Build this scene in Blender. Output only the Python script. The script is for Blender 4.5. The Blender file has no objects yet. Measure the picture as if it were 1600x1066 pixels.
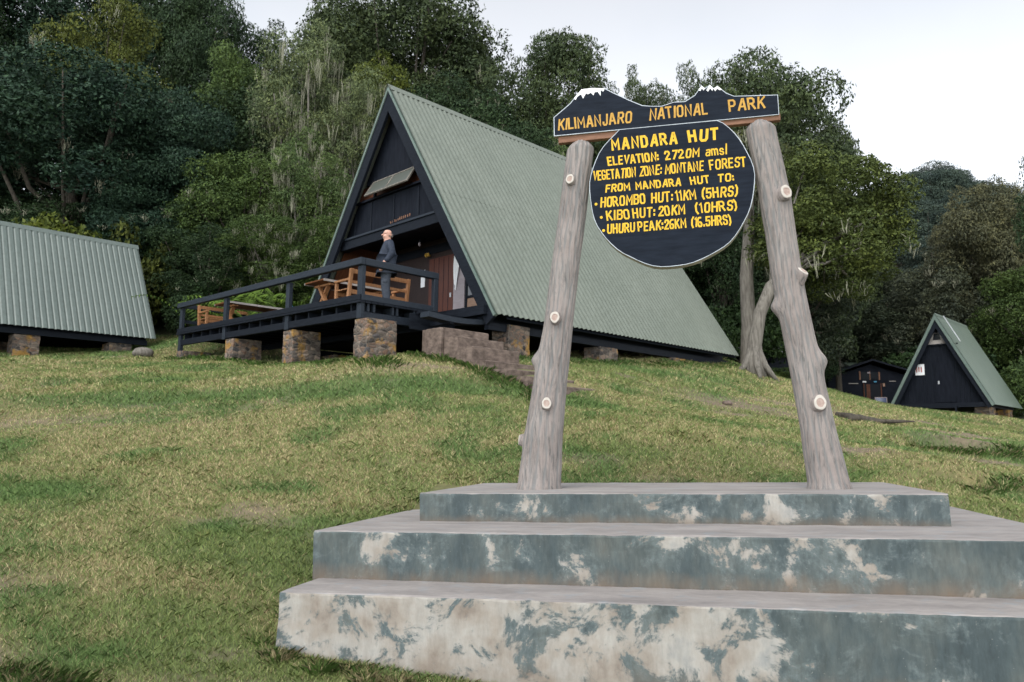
import bpy, math, random
import numpy as np
from mathutils import Vector, Matrix, noise as mnoise
R = math.radians
SC = bpy.context.scene
COL = SC.collection

# ------------------------------------------------------------------ camera
cam_d = bpy.data.cameras.new("camera"); cam = bpy.data.objects.new("camera", cam_d); COL.objects.link(cam)
SC.camera = cam
cam_d.sensor_width = 36.0; cam_d.lens = 1190.0 / 1600.0 * 36.0
cam_d.clip_start = 0.1; cam_d.clip_end = 1000.0
p, r = R(7.5), R(0.7)
fwd = Vector((0, math.cos(p), math.sin(p))); rt = Vector((1, 0, 0)); up = rt.cross(fwd)
r2 = rt * math.cos(r) + up * math.sin(r); u2 = -rt * math.sin(r) + up * math.cos(r)
cam.matrix_world = Matrix(((r2.x, u2.x, -fwd.x, 0), (r2.y, u2.y, -fwd.y, 0), (r2.z, u2.z, -fwd.z, 1.6), (0, 0, 0, 1)))
cam_d.dof.use_dof = True; cam_d.dof.focus_distance = 8.0; cam_d.dof.aperture_fstop = 3.2

# ------------------------------------------------------------------ sky and sun
SUN_EL, SUN_AZ = R(52), R(205)            # soft high sun behind the camera, thin overcast
w = bpy.data.worlds.new("World"); SC.world = w; w.use_nodes = True
nt = w.node_tree; nt.nodes.clear()
sky = nt.nodes.new('ShaderNodeTexSky'); sky.sky_type = 'NISHITA'; sky.sun_disc = False
sky.sun_elevation = SUN_EL; sky.sun_rotation = SUN_AZ
sky.altitude = 2700; sky.air_density = 1.0; sky.dust_density = 4.0; sky.ozone_density = 1.0
bw = nt.nodes.new('ShaderNodeRGBToBW'); mx = nt.nodes.new('ShaderNodeMix'); mx.data_type = 'RGBA'
mx.inputs[0].default_value = 0.9
cl = nt.nodes.new('ShaderNodeMix'); cl.data_type = 'RGBA'; cl.blend_type = 'MULTIPLY'; cl.inputs[0].default_value = 1
tc = nt.nodes.new('ShaderNodeTexCoord'); nz = nt.nodes.new('ShaderNodeTexNoise')
nz.inputs['Scale'].default_value = 1.6; nz.inputs['Detail'].default_value = 5
rp = nt.nodes.new('ShaderNodeValToRGB'); rp.color_ramp.elements[0].position = 0.35; rp.color_ramp.elements[1].position = 0.65
rp.color_ramp.elements[0].color = (1.0, 1.06, 1.10, 1); rp.color_ramp.elements[1].color = (1.25, 1.25, 1.24, 1)
bg = nt.nodes.new('ShaderNodeBackground'); bg.inputs['Strength'].default_value = 0.15
wo = nt.nodes.new('ShaderNodeOutputWorld')
L = nt.links.new
L(sky.outputs[0], bw.inputs[0]); L(sky.outputs[0], mx.inputs[6]); L(bw.outputs[0], mx.inputs[7])
L(tc.outputs['Generated'], nz.inputs['Vector']); L(nz.outputs['Fac'], rp.inputs[0])
L(mx.outputs[2], cl.inputs[6]); L(rp.outputs[0], cl.inputs[7]); L(cl.outputs[2], bg.inputs['Color']); L(bg.outputs[0], wo.inputs[0])
sd = bpy.data.lights.new("sun", 'SUN'); sd.energy = 0.5; sd.angle = R(25); sd.color = (1.0, 0.96, 0.9)
so = bpy.data.objects.new("sun", sd); COL.objects.link(so)
sv = Vector((math.sin(SUN_AZ) * math.cos(SUN_EL), math.cos(SUN_AZ) * math.cos(SUN_EL), math.sin(SUN_EL)))
so.rotation_euler = sv.to_track_quat('Z', 'Y').to_euler()
SC.view_settings.view_transform = 'Standard'; SC.view_settings.look = 'None'
SC.view_settings.exposure = 1.85; SC.view_settings.gamma = 1.0
SC.render.engine = 'CYCLES'
SC.cycles.max_bounces = 6; SC.cycles.diffuse_bounces = 3; SC.cycles.transparent_max_bounces = 4
SC.cycles.use_denoising = True

# ------------------------------------------------------------------ helpers
def tag(o, label=None, cat=None, group=None, kind=None):
    if label: o['label'] = label
    if cat: o['category'] = cat
    if group: o['group'] = group
    if kind: o['kind'] = kind
    return o

def empty(name, loc, label=None, cat=None, group=None, mat=None):
    o = bpy.data.objects.new(name, None); COL.objects.link(o); o.empty_display_size = 0.3
    if mat is not None: o.matrix_world = mat
    else: o.location = loc
    return tag(o, label, cat, group)

class MB:
    def __init__(s): s.v = []; s.f = []; s.m = []; s.cur = 0
    def add(s, vs, fs):
        b = len(s.v); s.v += [tuple(x) for x in vs]; s.f += [tuple(i + b for i in f) for f in fs]; s.m += [s.cur] * len(fs); return s
    def box(s, x0, x1, y0, y1, z0, z1):
        vs = [(x, y, z) for z in (z0, z1) for y in (y0, y1) for x in (x0, x1)]
        return s.add(vs, [(0, 2, 3, 1), (4, 5, 7, 6), (0, 1, 5, 4), (2, 6, 7, 3), (0, 4, 6, 2), (1, 3, 7, 5)])
    def bar(s, a, b, wd, ht, upv=(0, 0, 1)):
        a = Vector(a); b = Vector(b); d = (b - a).normalized(); upv = Vector(upv)
        sx = d.cross(upv).normalized() * wd / 2; sz = sx.cross(d).normalized() * ht / 2
        vs = [q + i * sx + j * sz for q in (a, b) for i, j in ((-1, -1), (1, -1), (1, 1), (-1, 1))]
        return s.add(vs, [(0, 1, 2, 3), (7, 6, 5, 4), (0, 4, 5, 1), (1, 5, 6, 2), (2, 6, 7, 3), (3, 7, 4, 0)])
    def tube(s, pts, rad, n=10, cap=True):
        pts = [Vector(q) for q in pts]; rows = []
        ref = Vector((1, 0, 0))
        for i, q in enumerate(pts):
            d = (pts[min(i + 1, len(pts) - 1)] - pts[max(i - 1, 0)]).normalized()
            e1 = d.cross(ref)
            if e1.length < 0.1: e1 = d.cross(Vector((0, 1, 0)))
            e1.normalize(); e2 = d.cross(e1)
            rows.append([q + rad[i] * (math.cos(t) * e1 + math.sin(t) * e2) for t in [2 * math.pi * k / n for k in range(n)]])
        vs = [x for row in rows for x in row]; fs = []
        for i in range(len(pts) - 1):
            for k in range(n):
                fs.append((i * n + k, i * n + (k + 1) % n, (i + 1) * n + (k + 1) % n, (i + 1) * n + k))
        if cap: fs += [tuple(range(n - 1, -1, -1)), tuple((len(pts) - 1) * n + k for k in range(n))]
        return s.add(vs, fs)
    def grid(s, rows, flip=False):
        n = len(rows[0]); vs = [x for rw in rows for x in rw]; fs = []
        for i in range(len(rows) - 1):
            for k in range(n - 1):
                q = (i * n + k, i * n + k + 1, (i + 1) * n + k + 1, (i + 1) * n + k)
                fs.append(q[::-1] if flip else q)
        return s.add(vs, fs)
    def prism(s, poly, vec):
        n = len(poly); vec = Vector(vec); a = [Vector(q) for q in poly]; b = [q + vec for q in a]
        return s.add(a + b, [tuple(range(n)), tuple(range(2 * n - 1, n - 1, -1))] + [(i, i + n, (i + 1) % n + n, (i + 1) % n) for i in range(n)])
    def build(s, name, mats, parent=None, off=(0, 0, 0), smooth=False, bevel=0, label=None):
        me = bpy.data.meshes.new(name)
        o3 = Vector(off)
        me.from_pydata([tuple(Vector(q) + o3) for q in s.v], [], s.f); me.validate()
        if not isinstance(mats, (list, tuple)): mats = [mats]
        for m in mats: me.materials.append(m)
        if len(mats) > 1 and len(me.polygons) == len(s.m): me.polygons.foreach_set('material_index', s.m)
        import bmesh
        bm = bmesh.new(); bm.from_mesh(me); bmesh.ops.recalc_face_normals(bm, faces=bm.faces); bm.to_mesh(me); bm.free()
        if smooth: me.polygons.foreach_set('use_smooth', [True] * len(me.polygons))
        o = bpy.data.objects.new(name, me); COL.objects.link(o)
        if parent: o.parent = parent
        if bevel:
            md = o.modifiers.new('bevel', 'BEVEL'); md.width = bevel; md.segments = 1; md.limit_method = 'ANGLE'
        if label: o['label'] = label
        return o

def np_mesh(name, co, face_n, mats, parent=None, col=None, smooth=False, loops=None):
    """co (N,3); consecutive faces of face_n vertices (or explicit loops)."""
    me = bpy.data.meshes.new(name); n = len(co)
    me.vertices.add(n); me.vertices.foreach_set('co', np.ascontiguousarray(co, dtype=np.float32).ravel())
    idx = np.arange(n, dtype=np.int32) if loops is None else np.asarray(loops, dtype=np.int32).ravel()
    nf = len(idx) // face_n
    me.loops.add(len(idx)); me.loops.foreach_set('vertex_index', idx)
    me.polygons.add(nf); me.polygons.foreach_set('loop_start', np.arange(0, nf * face_n, face_n, dtype=np.int32))
    me.polygons.foreach_set('loop_total', np.full(nf, face_n, dtype=np.int32))
    if smooth: me.polygons.foreach_set('use_smooth', np.ones(nf, dtype=bool))
    if col is not None:
        a = me.color_attributes.new('tint', 'FLOAT_COLOR', 'POINT')
        a.data.foreach_set('color', np.ascontiguousarray(np.c_[col, np.ones(n)], dtype=np.float32).ravel())
    me.update(calc_edges=True)
    me.materials.append(mats)
    o = bpy.data.objects.new(name, me); COL.objects.link(o)
    if parent: o.parent = parent
    return o

def copy_tree(o, parent=None):
    c = o.copy(); COL.objects.link(c)
    if parent: c.parent = parent
    for ch in list(o.children): copy_tree(ch, c)
    return c

# ------------------------------------------------------------------ materials
def new_mat(name):
    m = bpy.data.materials.new(name); m.use_nodes = True; n = m.node_tree
    b = n.nodes['Principled BSDF']; return m, n, b

def noise_node(n, scale, detail=4, rough=0.55, vec=(1, 1, 1), coord='Object', dist=0.0):
    t = n.nodes.new('ShaderNodeTexCoord'); mp = n.nodes.new('ShaderNodeMapping'); mp.inputs['Scale'].default_value = vec
    z = n.nodes.new('ShaderNodeTexNoise'); z.inputs['Scale'].default_value = scale; z.inputs['Detail'].default_value = detail
    z.inputs['Roughness'].default_value = rough; z.inputs['Distortion'].default_value = dist
    n.links.new(t.outputs[coord], mp.inputs[0]); n.links.new(mp.outputs[0], z.inputs['Vector']); return z

def ramp(n, src, stops):
    rr = n.nodes.new('ShaderNodeValToRGB'); e = rr.color_ramp.elements
    while len(e) < len(stops): e.new(0.5)
    for k, (ps, c) in enumerate(stops):
        e[k].position = ps; e[k].color = (*c, 1) if len(c) == 3 else c
    n.links.new(src, rr.inputs[0]); return rr

def mixc(n, fac, a, b, mode='MIX'):
    m = n.nodes.new('ShaderNodeMix'); m.data_type = 'RGBA'; m.blend_type = mode
    for i, s in ((0, fac), (6, a), (7, b)):
        if isinstance(s, (int, float)): m.inputs[i].default_value = s
        elif isinstance(s, tuple): m.inputs[i].default_value = (*s, 1)
        else: n.links.new(s, m.inputs[i])
    return m.outputs[2]

def bump(n, b, src, strength=0.3, dist=0.01):
    bp = n.nodes.new('ShaderNodeBump'); bp.inputs['Strength'].default_value = strength; bp.inputs['Distance'].default_value = dist
    n.links.new(src, bp.inputs['Height']); n.links.new(bp.outputs[0], b.inputs['Normal'])

def basic(name, c1, c2, scale=6, vec=(1, 1, 1), rough=0.7, bumpv=0.2, bdist=0.01, detail=5, spec=0.3, lo=0.3, hi=0.7, coord='Object'):
    m, n, b = new_mat(name)
    z = noise_node(n, scale, detail, 0.6, vec, coord)
    rr = ramp(n, z.outputs['Fac'], [(lo, c1), (hi, c2)])
    n.links.new(rr.outputs[0], b.inputs['Base Color']); b.inputs['Roughness'].default_value = rough
    b.inputs['Specular IOR Level'].default_value = spec
    if bumpv: bump(n, b, z.outputs['Fac'], bumpv, bdist)
    return m

M = {}
M['dark_wood'] = basic('dark_painted_timber', (.006, .0075, .0115), (.013, .0165, .023), 5, (1, 1, 9), .65, .25, .006, 5, .10)
M['rail'] = basic('lit_blue_black_timber', (.012, .0165, .0235), (.026, .033, .044), 7, (2, 2, 12), .6, .3, .006, 5, .18)  # paler copy of the dark timber, light on the rails put into its colour
M['gable'] = basic('black_gable_boards', (.0055, .007, .011), (.012, .0145, .021), 2.2, (1, 5, 1), .7, .2, .006, 5, .08)
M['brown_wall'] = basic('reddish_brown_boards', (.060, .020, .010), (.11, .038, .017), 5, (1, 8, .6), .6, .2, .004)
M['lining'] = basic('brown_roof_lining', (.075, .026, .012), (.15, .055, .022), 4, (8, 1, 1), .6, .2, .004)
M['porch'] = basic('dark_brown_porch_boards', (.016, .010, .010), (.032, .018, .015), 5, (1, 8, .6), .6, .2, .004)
M['door_red'] = basic('mahogany_door', (.060, .016, .009), (.105, .028, .014), 6, (1, 6, .5), .45, .2, .004)
M['pale_panel'] = basic('pale_lilac_panel', (.26, .22, .23), (.32, .28, .29), 3, (1, 1, 4), .6, .1)
M['tan_panel'] = basic('tan_board', (.24, .15, .10), (.32, .20, .14), 4, (1, 1, 3), .6, .1)
M['bench'] = basic('orange_brown_timber', (.27, .120, .050), (.40, .195, .088), 6, (7, 7, 1), .5, .2, .004)
M['table'] = basic('dark_stained_timber', (.13, .050, .020), (.22, .085, .034), 6, (1, 7, 1), .45, .2, .004)
M['table_edge'] = basic('worn_grey_timber', (.30, .27, .25), (.42, .38, .35), 6, (1, 7, 1), .5, .15)
M['white'] = basic('white_paint', (.70, .70, .70), (.80, .80, .79), 20, rough=.6, bumpv=.05)
M['paper'] = basic('white_paper', (.72, .72, .74), (.80, .80, .80), 12, rough=.8, bumpv=0)
M['red'] = basic('red_print', (.36, .12, .11), (.42, .16, .14), 12, rough=.8, bumpv=0)
M['blue'] = basic('blue_enamel', (.05, .22, .35), (.08, .28, .42), 12, rough=.5, bumpv=0)
M['ochre'] = basic('ochre_paint', (.50, .30, .05), (.60, .36, .07), 12, rough=.6, bumpv=0)
M['metal'] = basic('galvanised_metal', (.38, .39, .40), (.48, .49, .50), 9, rough=.35, bumpv=.1, spec=.6)
M['concrete_step'] = basic('weathered_pinkish_concrete', (.060, .043, .034), (.20, .150, .122), 6.5, (1, 1, 1.6), .85, .5, .02, 8)
M['plank_brown'] = basic('reddish_plank', (.14, .065, .035), (.24, .12, .07), 5, (1, 8, 8), .6, .3, .004)
M['bark_grey'] = basic('grey_bark', (.075, .066, .055), (.22, .20, .17), 5, (3, 3, .5), .9, .8, .04, 8)
M['bark_dark'] = basic('dark_bark', (.035, .030, .024), (.10, .085, .065), 5, (3, 3, .5), .9, .8, .04, 6)

def glass_mat(name, c):
    m, n, b = new_mat(name); b.inputs['Base Color'].default_value = (*c, 1); b.inputs['Roughness'].default_value = .08
    b.inputs['Specular IOR Level'].default_value = .7; return m
M['glass'] = glass_mat('dark_glass', (.02, .022, .026))
M['glass_green'] = glass_mat('dusty_window_glass', (.085, .092, .078)); M['glass_green'].node_tree.nodes['Principled BSDF'].inputs['Roughness'].default_value = .3
M['solar'] = glass_mat('solar_cell_glass', (.03, .05, .13))

def roof_mat(name, c1, c2):
    m, n, b = new_mat(name)
    z = noise_node(n, .9, 6, .6, (1, 1, .35)); z2 = noise_node(n, 14, 4, .6, (1, 1, .12))
    a = ramp(n, z.outputs['Fac'], [(.3, c1), (.7, c2)])
    d = ramp(n, z2.outputs['Fac'], [(.25, (.78, .78, .75)), (.6, (1, 1, 1))])
    n.links.new(mixc(n, 1.0, a.outputs[0], d.outputs[0], 'MULTIPLY'), b.inputs['Base Color'])
    b.inputs['Roughness'].default_value = .42; b.inputs['Specular IOR Level'].default_value = .45
    return m
M['roof'] = roof_mat('green_painted_corrugated_iron', (.137, .155, .127), (.166, .184, .152))
M['roof_left'] = roof_mat('grey_green_corrugated_iron', (.108, .133, .120), (.128, .154, .139))
M['roof_small'] = roof_mat('sage_green_sheet_iron', (.105, .140, .105), (.130, .165, .126))
M['fascia'] = basic('green_grey_fascia', (.10, .14, .12), (.15, .19, .165), 4, rough=.5, bumpv=.1)
M['roof_grey'] = roof_mat('rusty_grey_iron', (.20, .19, .20), (.27, .25, .26))

def stone_mat():
    m, n, b = new_mat('rubble_stone_pier')
    t = n.nodes.new('ShaderNodeTexCoord'); mp = n.nodes.new('ShaderNodeMapping'); mp.inputs['Scale'].default_value = (6.5, 6.5, 11.0)
    dz = noise_node(n, 4, 3); mv = n.nodes.new('ShaderNodeMix'); mv.data_type = 'RGBA'; mv.blend_type = 'ADD'; mv.inputs[0].default_value = .25
    n.links.new(t.outputs['Object'], mp.inputs[0]); n.links.new(mp.outputs[0], mv.inputs[6]); n.links.new(dz.outputs['Color'], mv.inputs[7])
    vo = n.nodes.new('ShaderNodeTexVoronoi'); vo.feature = 'F1'; vo.inputs['Scale'].default_value = 1
    ve = n.nodes.new('ShaderNodeTexVoronoi'); ve.feature = 'DISTANCE_TO_EDGE'; ve.inputs['Scale'].default_value = 1
    for q in (vo, ve): n.links.new(mv.outputs[2], q.inputs['Vector'])
    sx = n.nodes.new('ShaderNodeSeparateColor'); n.links.new(vo.outputs['Color'], sx.inputs[0])
    st = ramp(n, sx.outputs[0], [(0, (.035, .032, .032)), (.3, (.105, .080, .062)), (.55, (.19, .115, .080)), (.8, (.24, .185, .14)), (1, (.06, .056, .058))])
    ed = ramp(n, ve.outputs['Distance'], [(.03, (.34, .29, .24)), (.10, (0, 0, 0))])
    em = ramp(n, ve.outputs['Distance'], [(.03, (1, 1, 1)), (.09, (0, 0, 0))])
    zf = noise_node(n, 30, 5, .7); gr = ramp(n, zf.outputs['Fac'], [(.3, (.6, .6, .6)), (.7, (1.15, 1.15, 1.15))])
    c = mixc(n, em.outputs[0], st.outputs[0], (.125, .105, .085))
    c = mixc(n, 1.0, c, gr.outputs[0], 'MULTIPLY')
    zl = noise_node(n, 2.3, 5, .6); lm = ramp(n, zl.outputs['Fac'], [(.53, (0, 0, 0)), (.62, (.9, .9, .9))])
    c = mixc(n, lm.outputs[0], c, (.30, .165, .035))            # orange lichen patches
    n.links.new(c, b.inputs['Base Color']); b.inputs['Roughness'].default_value = .95
    bump(n, b, ve.outputs['Distance'], .8, .05)
    return m
M['stone'] = stone_mat()

def paint_mat(name, x0, t0, x1, t1, seed):
    """blue-grey paint flaked off cream plaster; threshold runs from t0 at x0 to t1 at x1 along the step"""
    m, n, b = new_mat(name)
    t = n.nodes.new('ShaderNodeTexCoord'); sp = n.nodes.new('ShaderNodeSeparateXYZ'); n.links.new(t.outputs['Object'], sp.inputs[0])
    mr = n.nodes.new('ShaderNodeMapRange'); mr.inputs[1].default_value = x0; mr.inputs[2].default_value = x1
    mr.inputs[3].default_value = t0; mr.inputs[4].default_value = t1; n.links.new(sp.outputs['X'], mr.inputs[0])
    mp = n.nodes.new('ShaderNodeMapping'); mp.inputs['Location'].default_value = (seed, seed * 2.3, 0); n.links.new(t.outputs['Object'], mp.inputs[0])
    z = n.nodes.new('ShaderNodeTexNoise'); z.inputs['Scale'].default_value = 2.7; z.inputs['Detail'].default_value = 12; z.inputs['Roughness'].default_value = .70
    z.inputs['Distortion'].default_value = .35
    n.links.new(mp.outputs[0], z.inputs['Vector'])
    sb = n.nodes.new('ShaderNodeMath'); sb.operation = 'SUBTRACT'; n.links.new(z.outputs['Fac'], sb.inputs[0]); n.links.new(mr.outputs[0], sb.inputs[1])
    ad = n.nodes.new('ShaderNodeMath'); ad.operation = 'ADD'; ad.inputs[1].default_value = .5; n.links.new(sb.outputs[0], ad.inputs[0])
    mk = ramp(n, ad.outputs[0], [(.482, (0, 0, 0)), (.50, (.55, .55, .55)), (.528, (1, 1, 1))])
    halo = ramp(n, ad.outputs[0], [(.41, (0, 0, 0)), (.53, (.9, .9, .9))])
    zp = noise_node(n, 3.0, 7, .65, (1, 1, .55)); zs = noise_node(n, 22, 5, .7, (1, 1, .25)); zg = noise_node(n, 60, 3, .6)
    pc = ramp(n, zp.outputs['Fac'], [(.22, (.039, .053, .057)), (.42, (.060, .078, .080)), (.55, (.082, .098, .094)), (.68, (.108, .118, .108)), (.8, (.125, .115, .095))])
    pc2 = mixc(n, halo.outputs[0], pc.outputs[0], (.150, .180, .178))
    st = ramp(n, zs.outputs['Fac'], [(.3, (.72, .72, .72)), (.62, (1.08, 1.08, 1.08))])
    paint = mixc(n, 1.0, pc2, st.outputs[0], 'MULTIPLY')
    zc = noise_node(n, 3.3, 7, .6)
    cr = ramp(n, zc.outputs['Fac'], [(.28, (.19, .150, .120)), (.42, (.28, .245, .205)), (.6, (.345, .325, .29)), (.75, (.24, .245, .235))])
    cream = mixc(n, .55, cr.outputs[0], st.outputs[0], 'MULTIPLY')
    c = mixc(n, mk.outputs[0], paint, cream)
    sk = ramp(n, zg.outputs['Fac'], [(.70, (0, 0, 0)), (.74, (.8, .8, .8))]); c = mixc(n, sk.outputs[0], c, (.26, .26, .235))   # pin-head flakes
    # splashed soil near the bottom of the riser
    geo = n.nodes.new('ShaderNodeAttribute'); geo.attribute_name = 'foot'
    zd = noise_node(n, 4.5, 6, .65, (1, 1, .6)); mu = n.nodes.new('ShaderNodeMath'); mu.operation = 'MULTIPLY'
    n.links.new(geo.outputs['Fac'], mu.inputs[0]); n.links.new(zd.outputs['Fac'], mu.inputs[1])
    dm = ramp(n, mu.outputs[0], [(.24, (0, 0, 0)), (.40, (.35, .35, .35)), (.62, (.8, .8, .8))])
    c = mixc(n, dm.outputs[0], c, (.155, .112, .078))
    n.links.new(c, b.inputs['Base Color']); b.inputs['Roughness'].default_value = .75; b.inputs['Specular IOR Level'].default_value = .3
    bp = n.nodes.new('ShaderNodeMath'); bp.operation = 'MULTIPLY_ADD'; bp.inputs[1].default_value = -.5
    n.links.new(mk.outputs[0], bp.inputs[0]); n.links.new(zs.outputs['Fac'], bp.inputs[2]); bump(n, b, bp.outputs[0], .7, .008)
    return m
M['riser_low'] = paint_mat('flaked_paint_lower', -.1, .468, 0.9, .59, 3.1)
M['riser_mid'] = paint_mat('flaked_paint_middle', -2.6, .60, 0.2, .548, 7.7)
M['riser_top'] = paint_mat('flaked_paint_top', -2.6, .60, 2.0, .57, 1.4)
def tread_mat():
    m, n, b = new_mat('bare_concrete_tread')
    z = noise_node(n, 2.2, 8, .65, (.6, 1.6, 1)); a = ramp(n, z.outputs['Fac'], [(.25, (.185, .166, .156)), (.5, (.28, .252, .235)), (.75, (.365, .33, .305))])
    z2 = noise_node(n, 40, 4, .7, (.25, 1, 1)); d = ramp(n, z2.outputs['Fac'], [(.3, (.8, .8, .82)), (.65, (1.05, 1.05, 1.04))])
    z3 = noise_node(n, 5, 4, .6); bl = ramp(n, z3.outputs['Fac'], [(.55, (0, 0, 0)), (.75, (.5, .5, .5))])
    c = mixc(n, 1.0, a.outputs[0], d.outputs[0], 'MULTIPLY'); c = mixc(n, bl.outputs[0], c, (.24, .29, .32))
    n.links.new(c, b.inputs['Base Color']); b.inputs['Roughness'].default_value = .8; bump(n, b, z2.outputs['Fac'], .25, .004); return m
M['tread'] = tread_mat()

def post_mat():
    m, n, b = new_mat('moulded_concrete_bark')
    at_ = n.nodes.new('ShaderNodeAttribute'); at_.attribute_name = 'groove'
    z = noise_node(n, 3, 6, .6); a = ramp(n, z.outputs['Fac'], [(.25, (.185, .158, .145)), (.5, (.255, .222, .205)), (.75, (.285, .262, .245))])
    z2 = noise_node(n, 34, 8, .72, (1, 1, .10), dist=.6); d = ramp(n, z2.outputs['Fac'], [(.36, (.42, .46, .47)), (.52, (1.08, 1.05, 1.03))])
    c = mixc(n, 1.0, a.outputs[0], d.outputs[0], 'MULTIPLY')
    g = ramp(n, at_.outputs['Fac'], [(.15, (0, 0, 0)), (.85, (.8, .8, .8))])
    c = mixc(n, g.outputs[0], c, (.17, .17, .165))            # darker, greyer tone along the moulded grooves
    n.links.new(c, b.inputs['Base Color']); b.inputs['Roughness'].default_value = .9; bump(n, b, z2.outputs['Fac'], .9, .014); return m
M['post'] = post_mat()
M['knot'] = basic('pinkish_knot_core', (.30, .21, .175), (.42, .33, .28), 30, rough=.8, bumpv=.3)
M['knot_ring'] = basic('cream_knot_ring', (.44, .39, .34), (.54, .50, .44), 30, rough=.8, bumpv=.2)
M['board'] = basic('navy_painted_board', (.0055, .0085, .0145), (.012, .017, .027), 5, (1, 1, 7), .65, .25, .004, 8, .10)
M['board_edge'] = basic('weathered_olive_edge', (.26, .245, .17), (.38, .355, .26), 8, rough=.8, bumpv=.2)
M['outline'] = basic('white_painted_outline', (.36, .40, .44), (.52, .55, .58), 14, rough=.6, bumpv=0)
M['yellow'] = basic('yellow_sign_paint', (.62, .36, .012), (.72, .44, .02), 16, rough=.5, bumpv=.1)
M['amber'] = basic('amber_sign_paint', (.42, .225, .03), (.54, .30, .045), 16, rough=.5, bumpv=.1)

def leaf_mat():
    m, n, b = new_mat('leaf')
    oi = n.nodes.new('ShaderNodeObjectInfo'); ge = n.nodes.new('ShaderNodeNewGeometry')
    a = ramp(n, ge.outputs['Random Per Island'], [(0, (.5, .55, .52)), (.5, (1.0, 1.02, .97)), (.85, (1.3, 1.3, 1.12)), (1, (1.65, 1.55, 1.25))])
    z = noise_node(n, .55, 3, .6); d = ramp(n, z.outputs['Fac'], [(.3, (.72, .78, .85)), (.7, (1.25, 1.2, 1.0))])
    c = mixc(n, 1.0, oi.outputs['Color'], a.outputs[0], 'MULTIPLY'); c = mixc(n, 1.0, c, d.outputs[0], 'MULTIPLY')
    n.links.new(c, b.inputs['Base Color']); b.inputs['Roughness'].default_value = .6; b.inputs['Specular IOR Level'].default_value = .14
    return m
M['leaf'] = leaf_mat()
M['lichen'] = basic('pale_beard_lichen', (.17, .17, .12), (.31, .30, .215), 3, rough=.9, bumpv=0)

def blade_mat():
    m, n, b = new_mat('grass_blade')
    at_ = n.nodes.new('ShaderNodeAttribute'); at_.attribute_name = 'tint'
    n.links.new(at_.outputs['Color'], b.inputs['Base Color']); b.inputs['Roughness'].default_value = .65; b.inputs['Specular IOR Level'].default_value = .2
    return m
M['blade'] = blade_mat()
def ground_mat():
    m, n, b = new_mat('turf_soil')
    at_ = n.nodes.new('ShaderNodeAttribute'); at_.attribute_name = 'tint'
    z = noise_node(n, 9, 8, .7); d = ramp(n, z.outputs['Fac'], [(.3, (.6, .6, .6)), (.7, (1.15, 1.15, 1.1))])
    n.links.new(mixc(n, 1.0, at_.outputs['Color'], d.outputs[0], 'MULTIPLY'), b.inputs['Base Color']); b.inputs['Roughness'].default_value = .95
    bump(n, b, z.outputs['Fac'], .6, .04); return m
M['ground'] = ground_mat()

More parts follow.
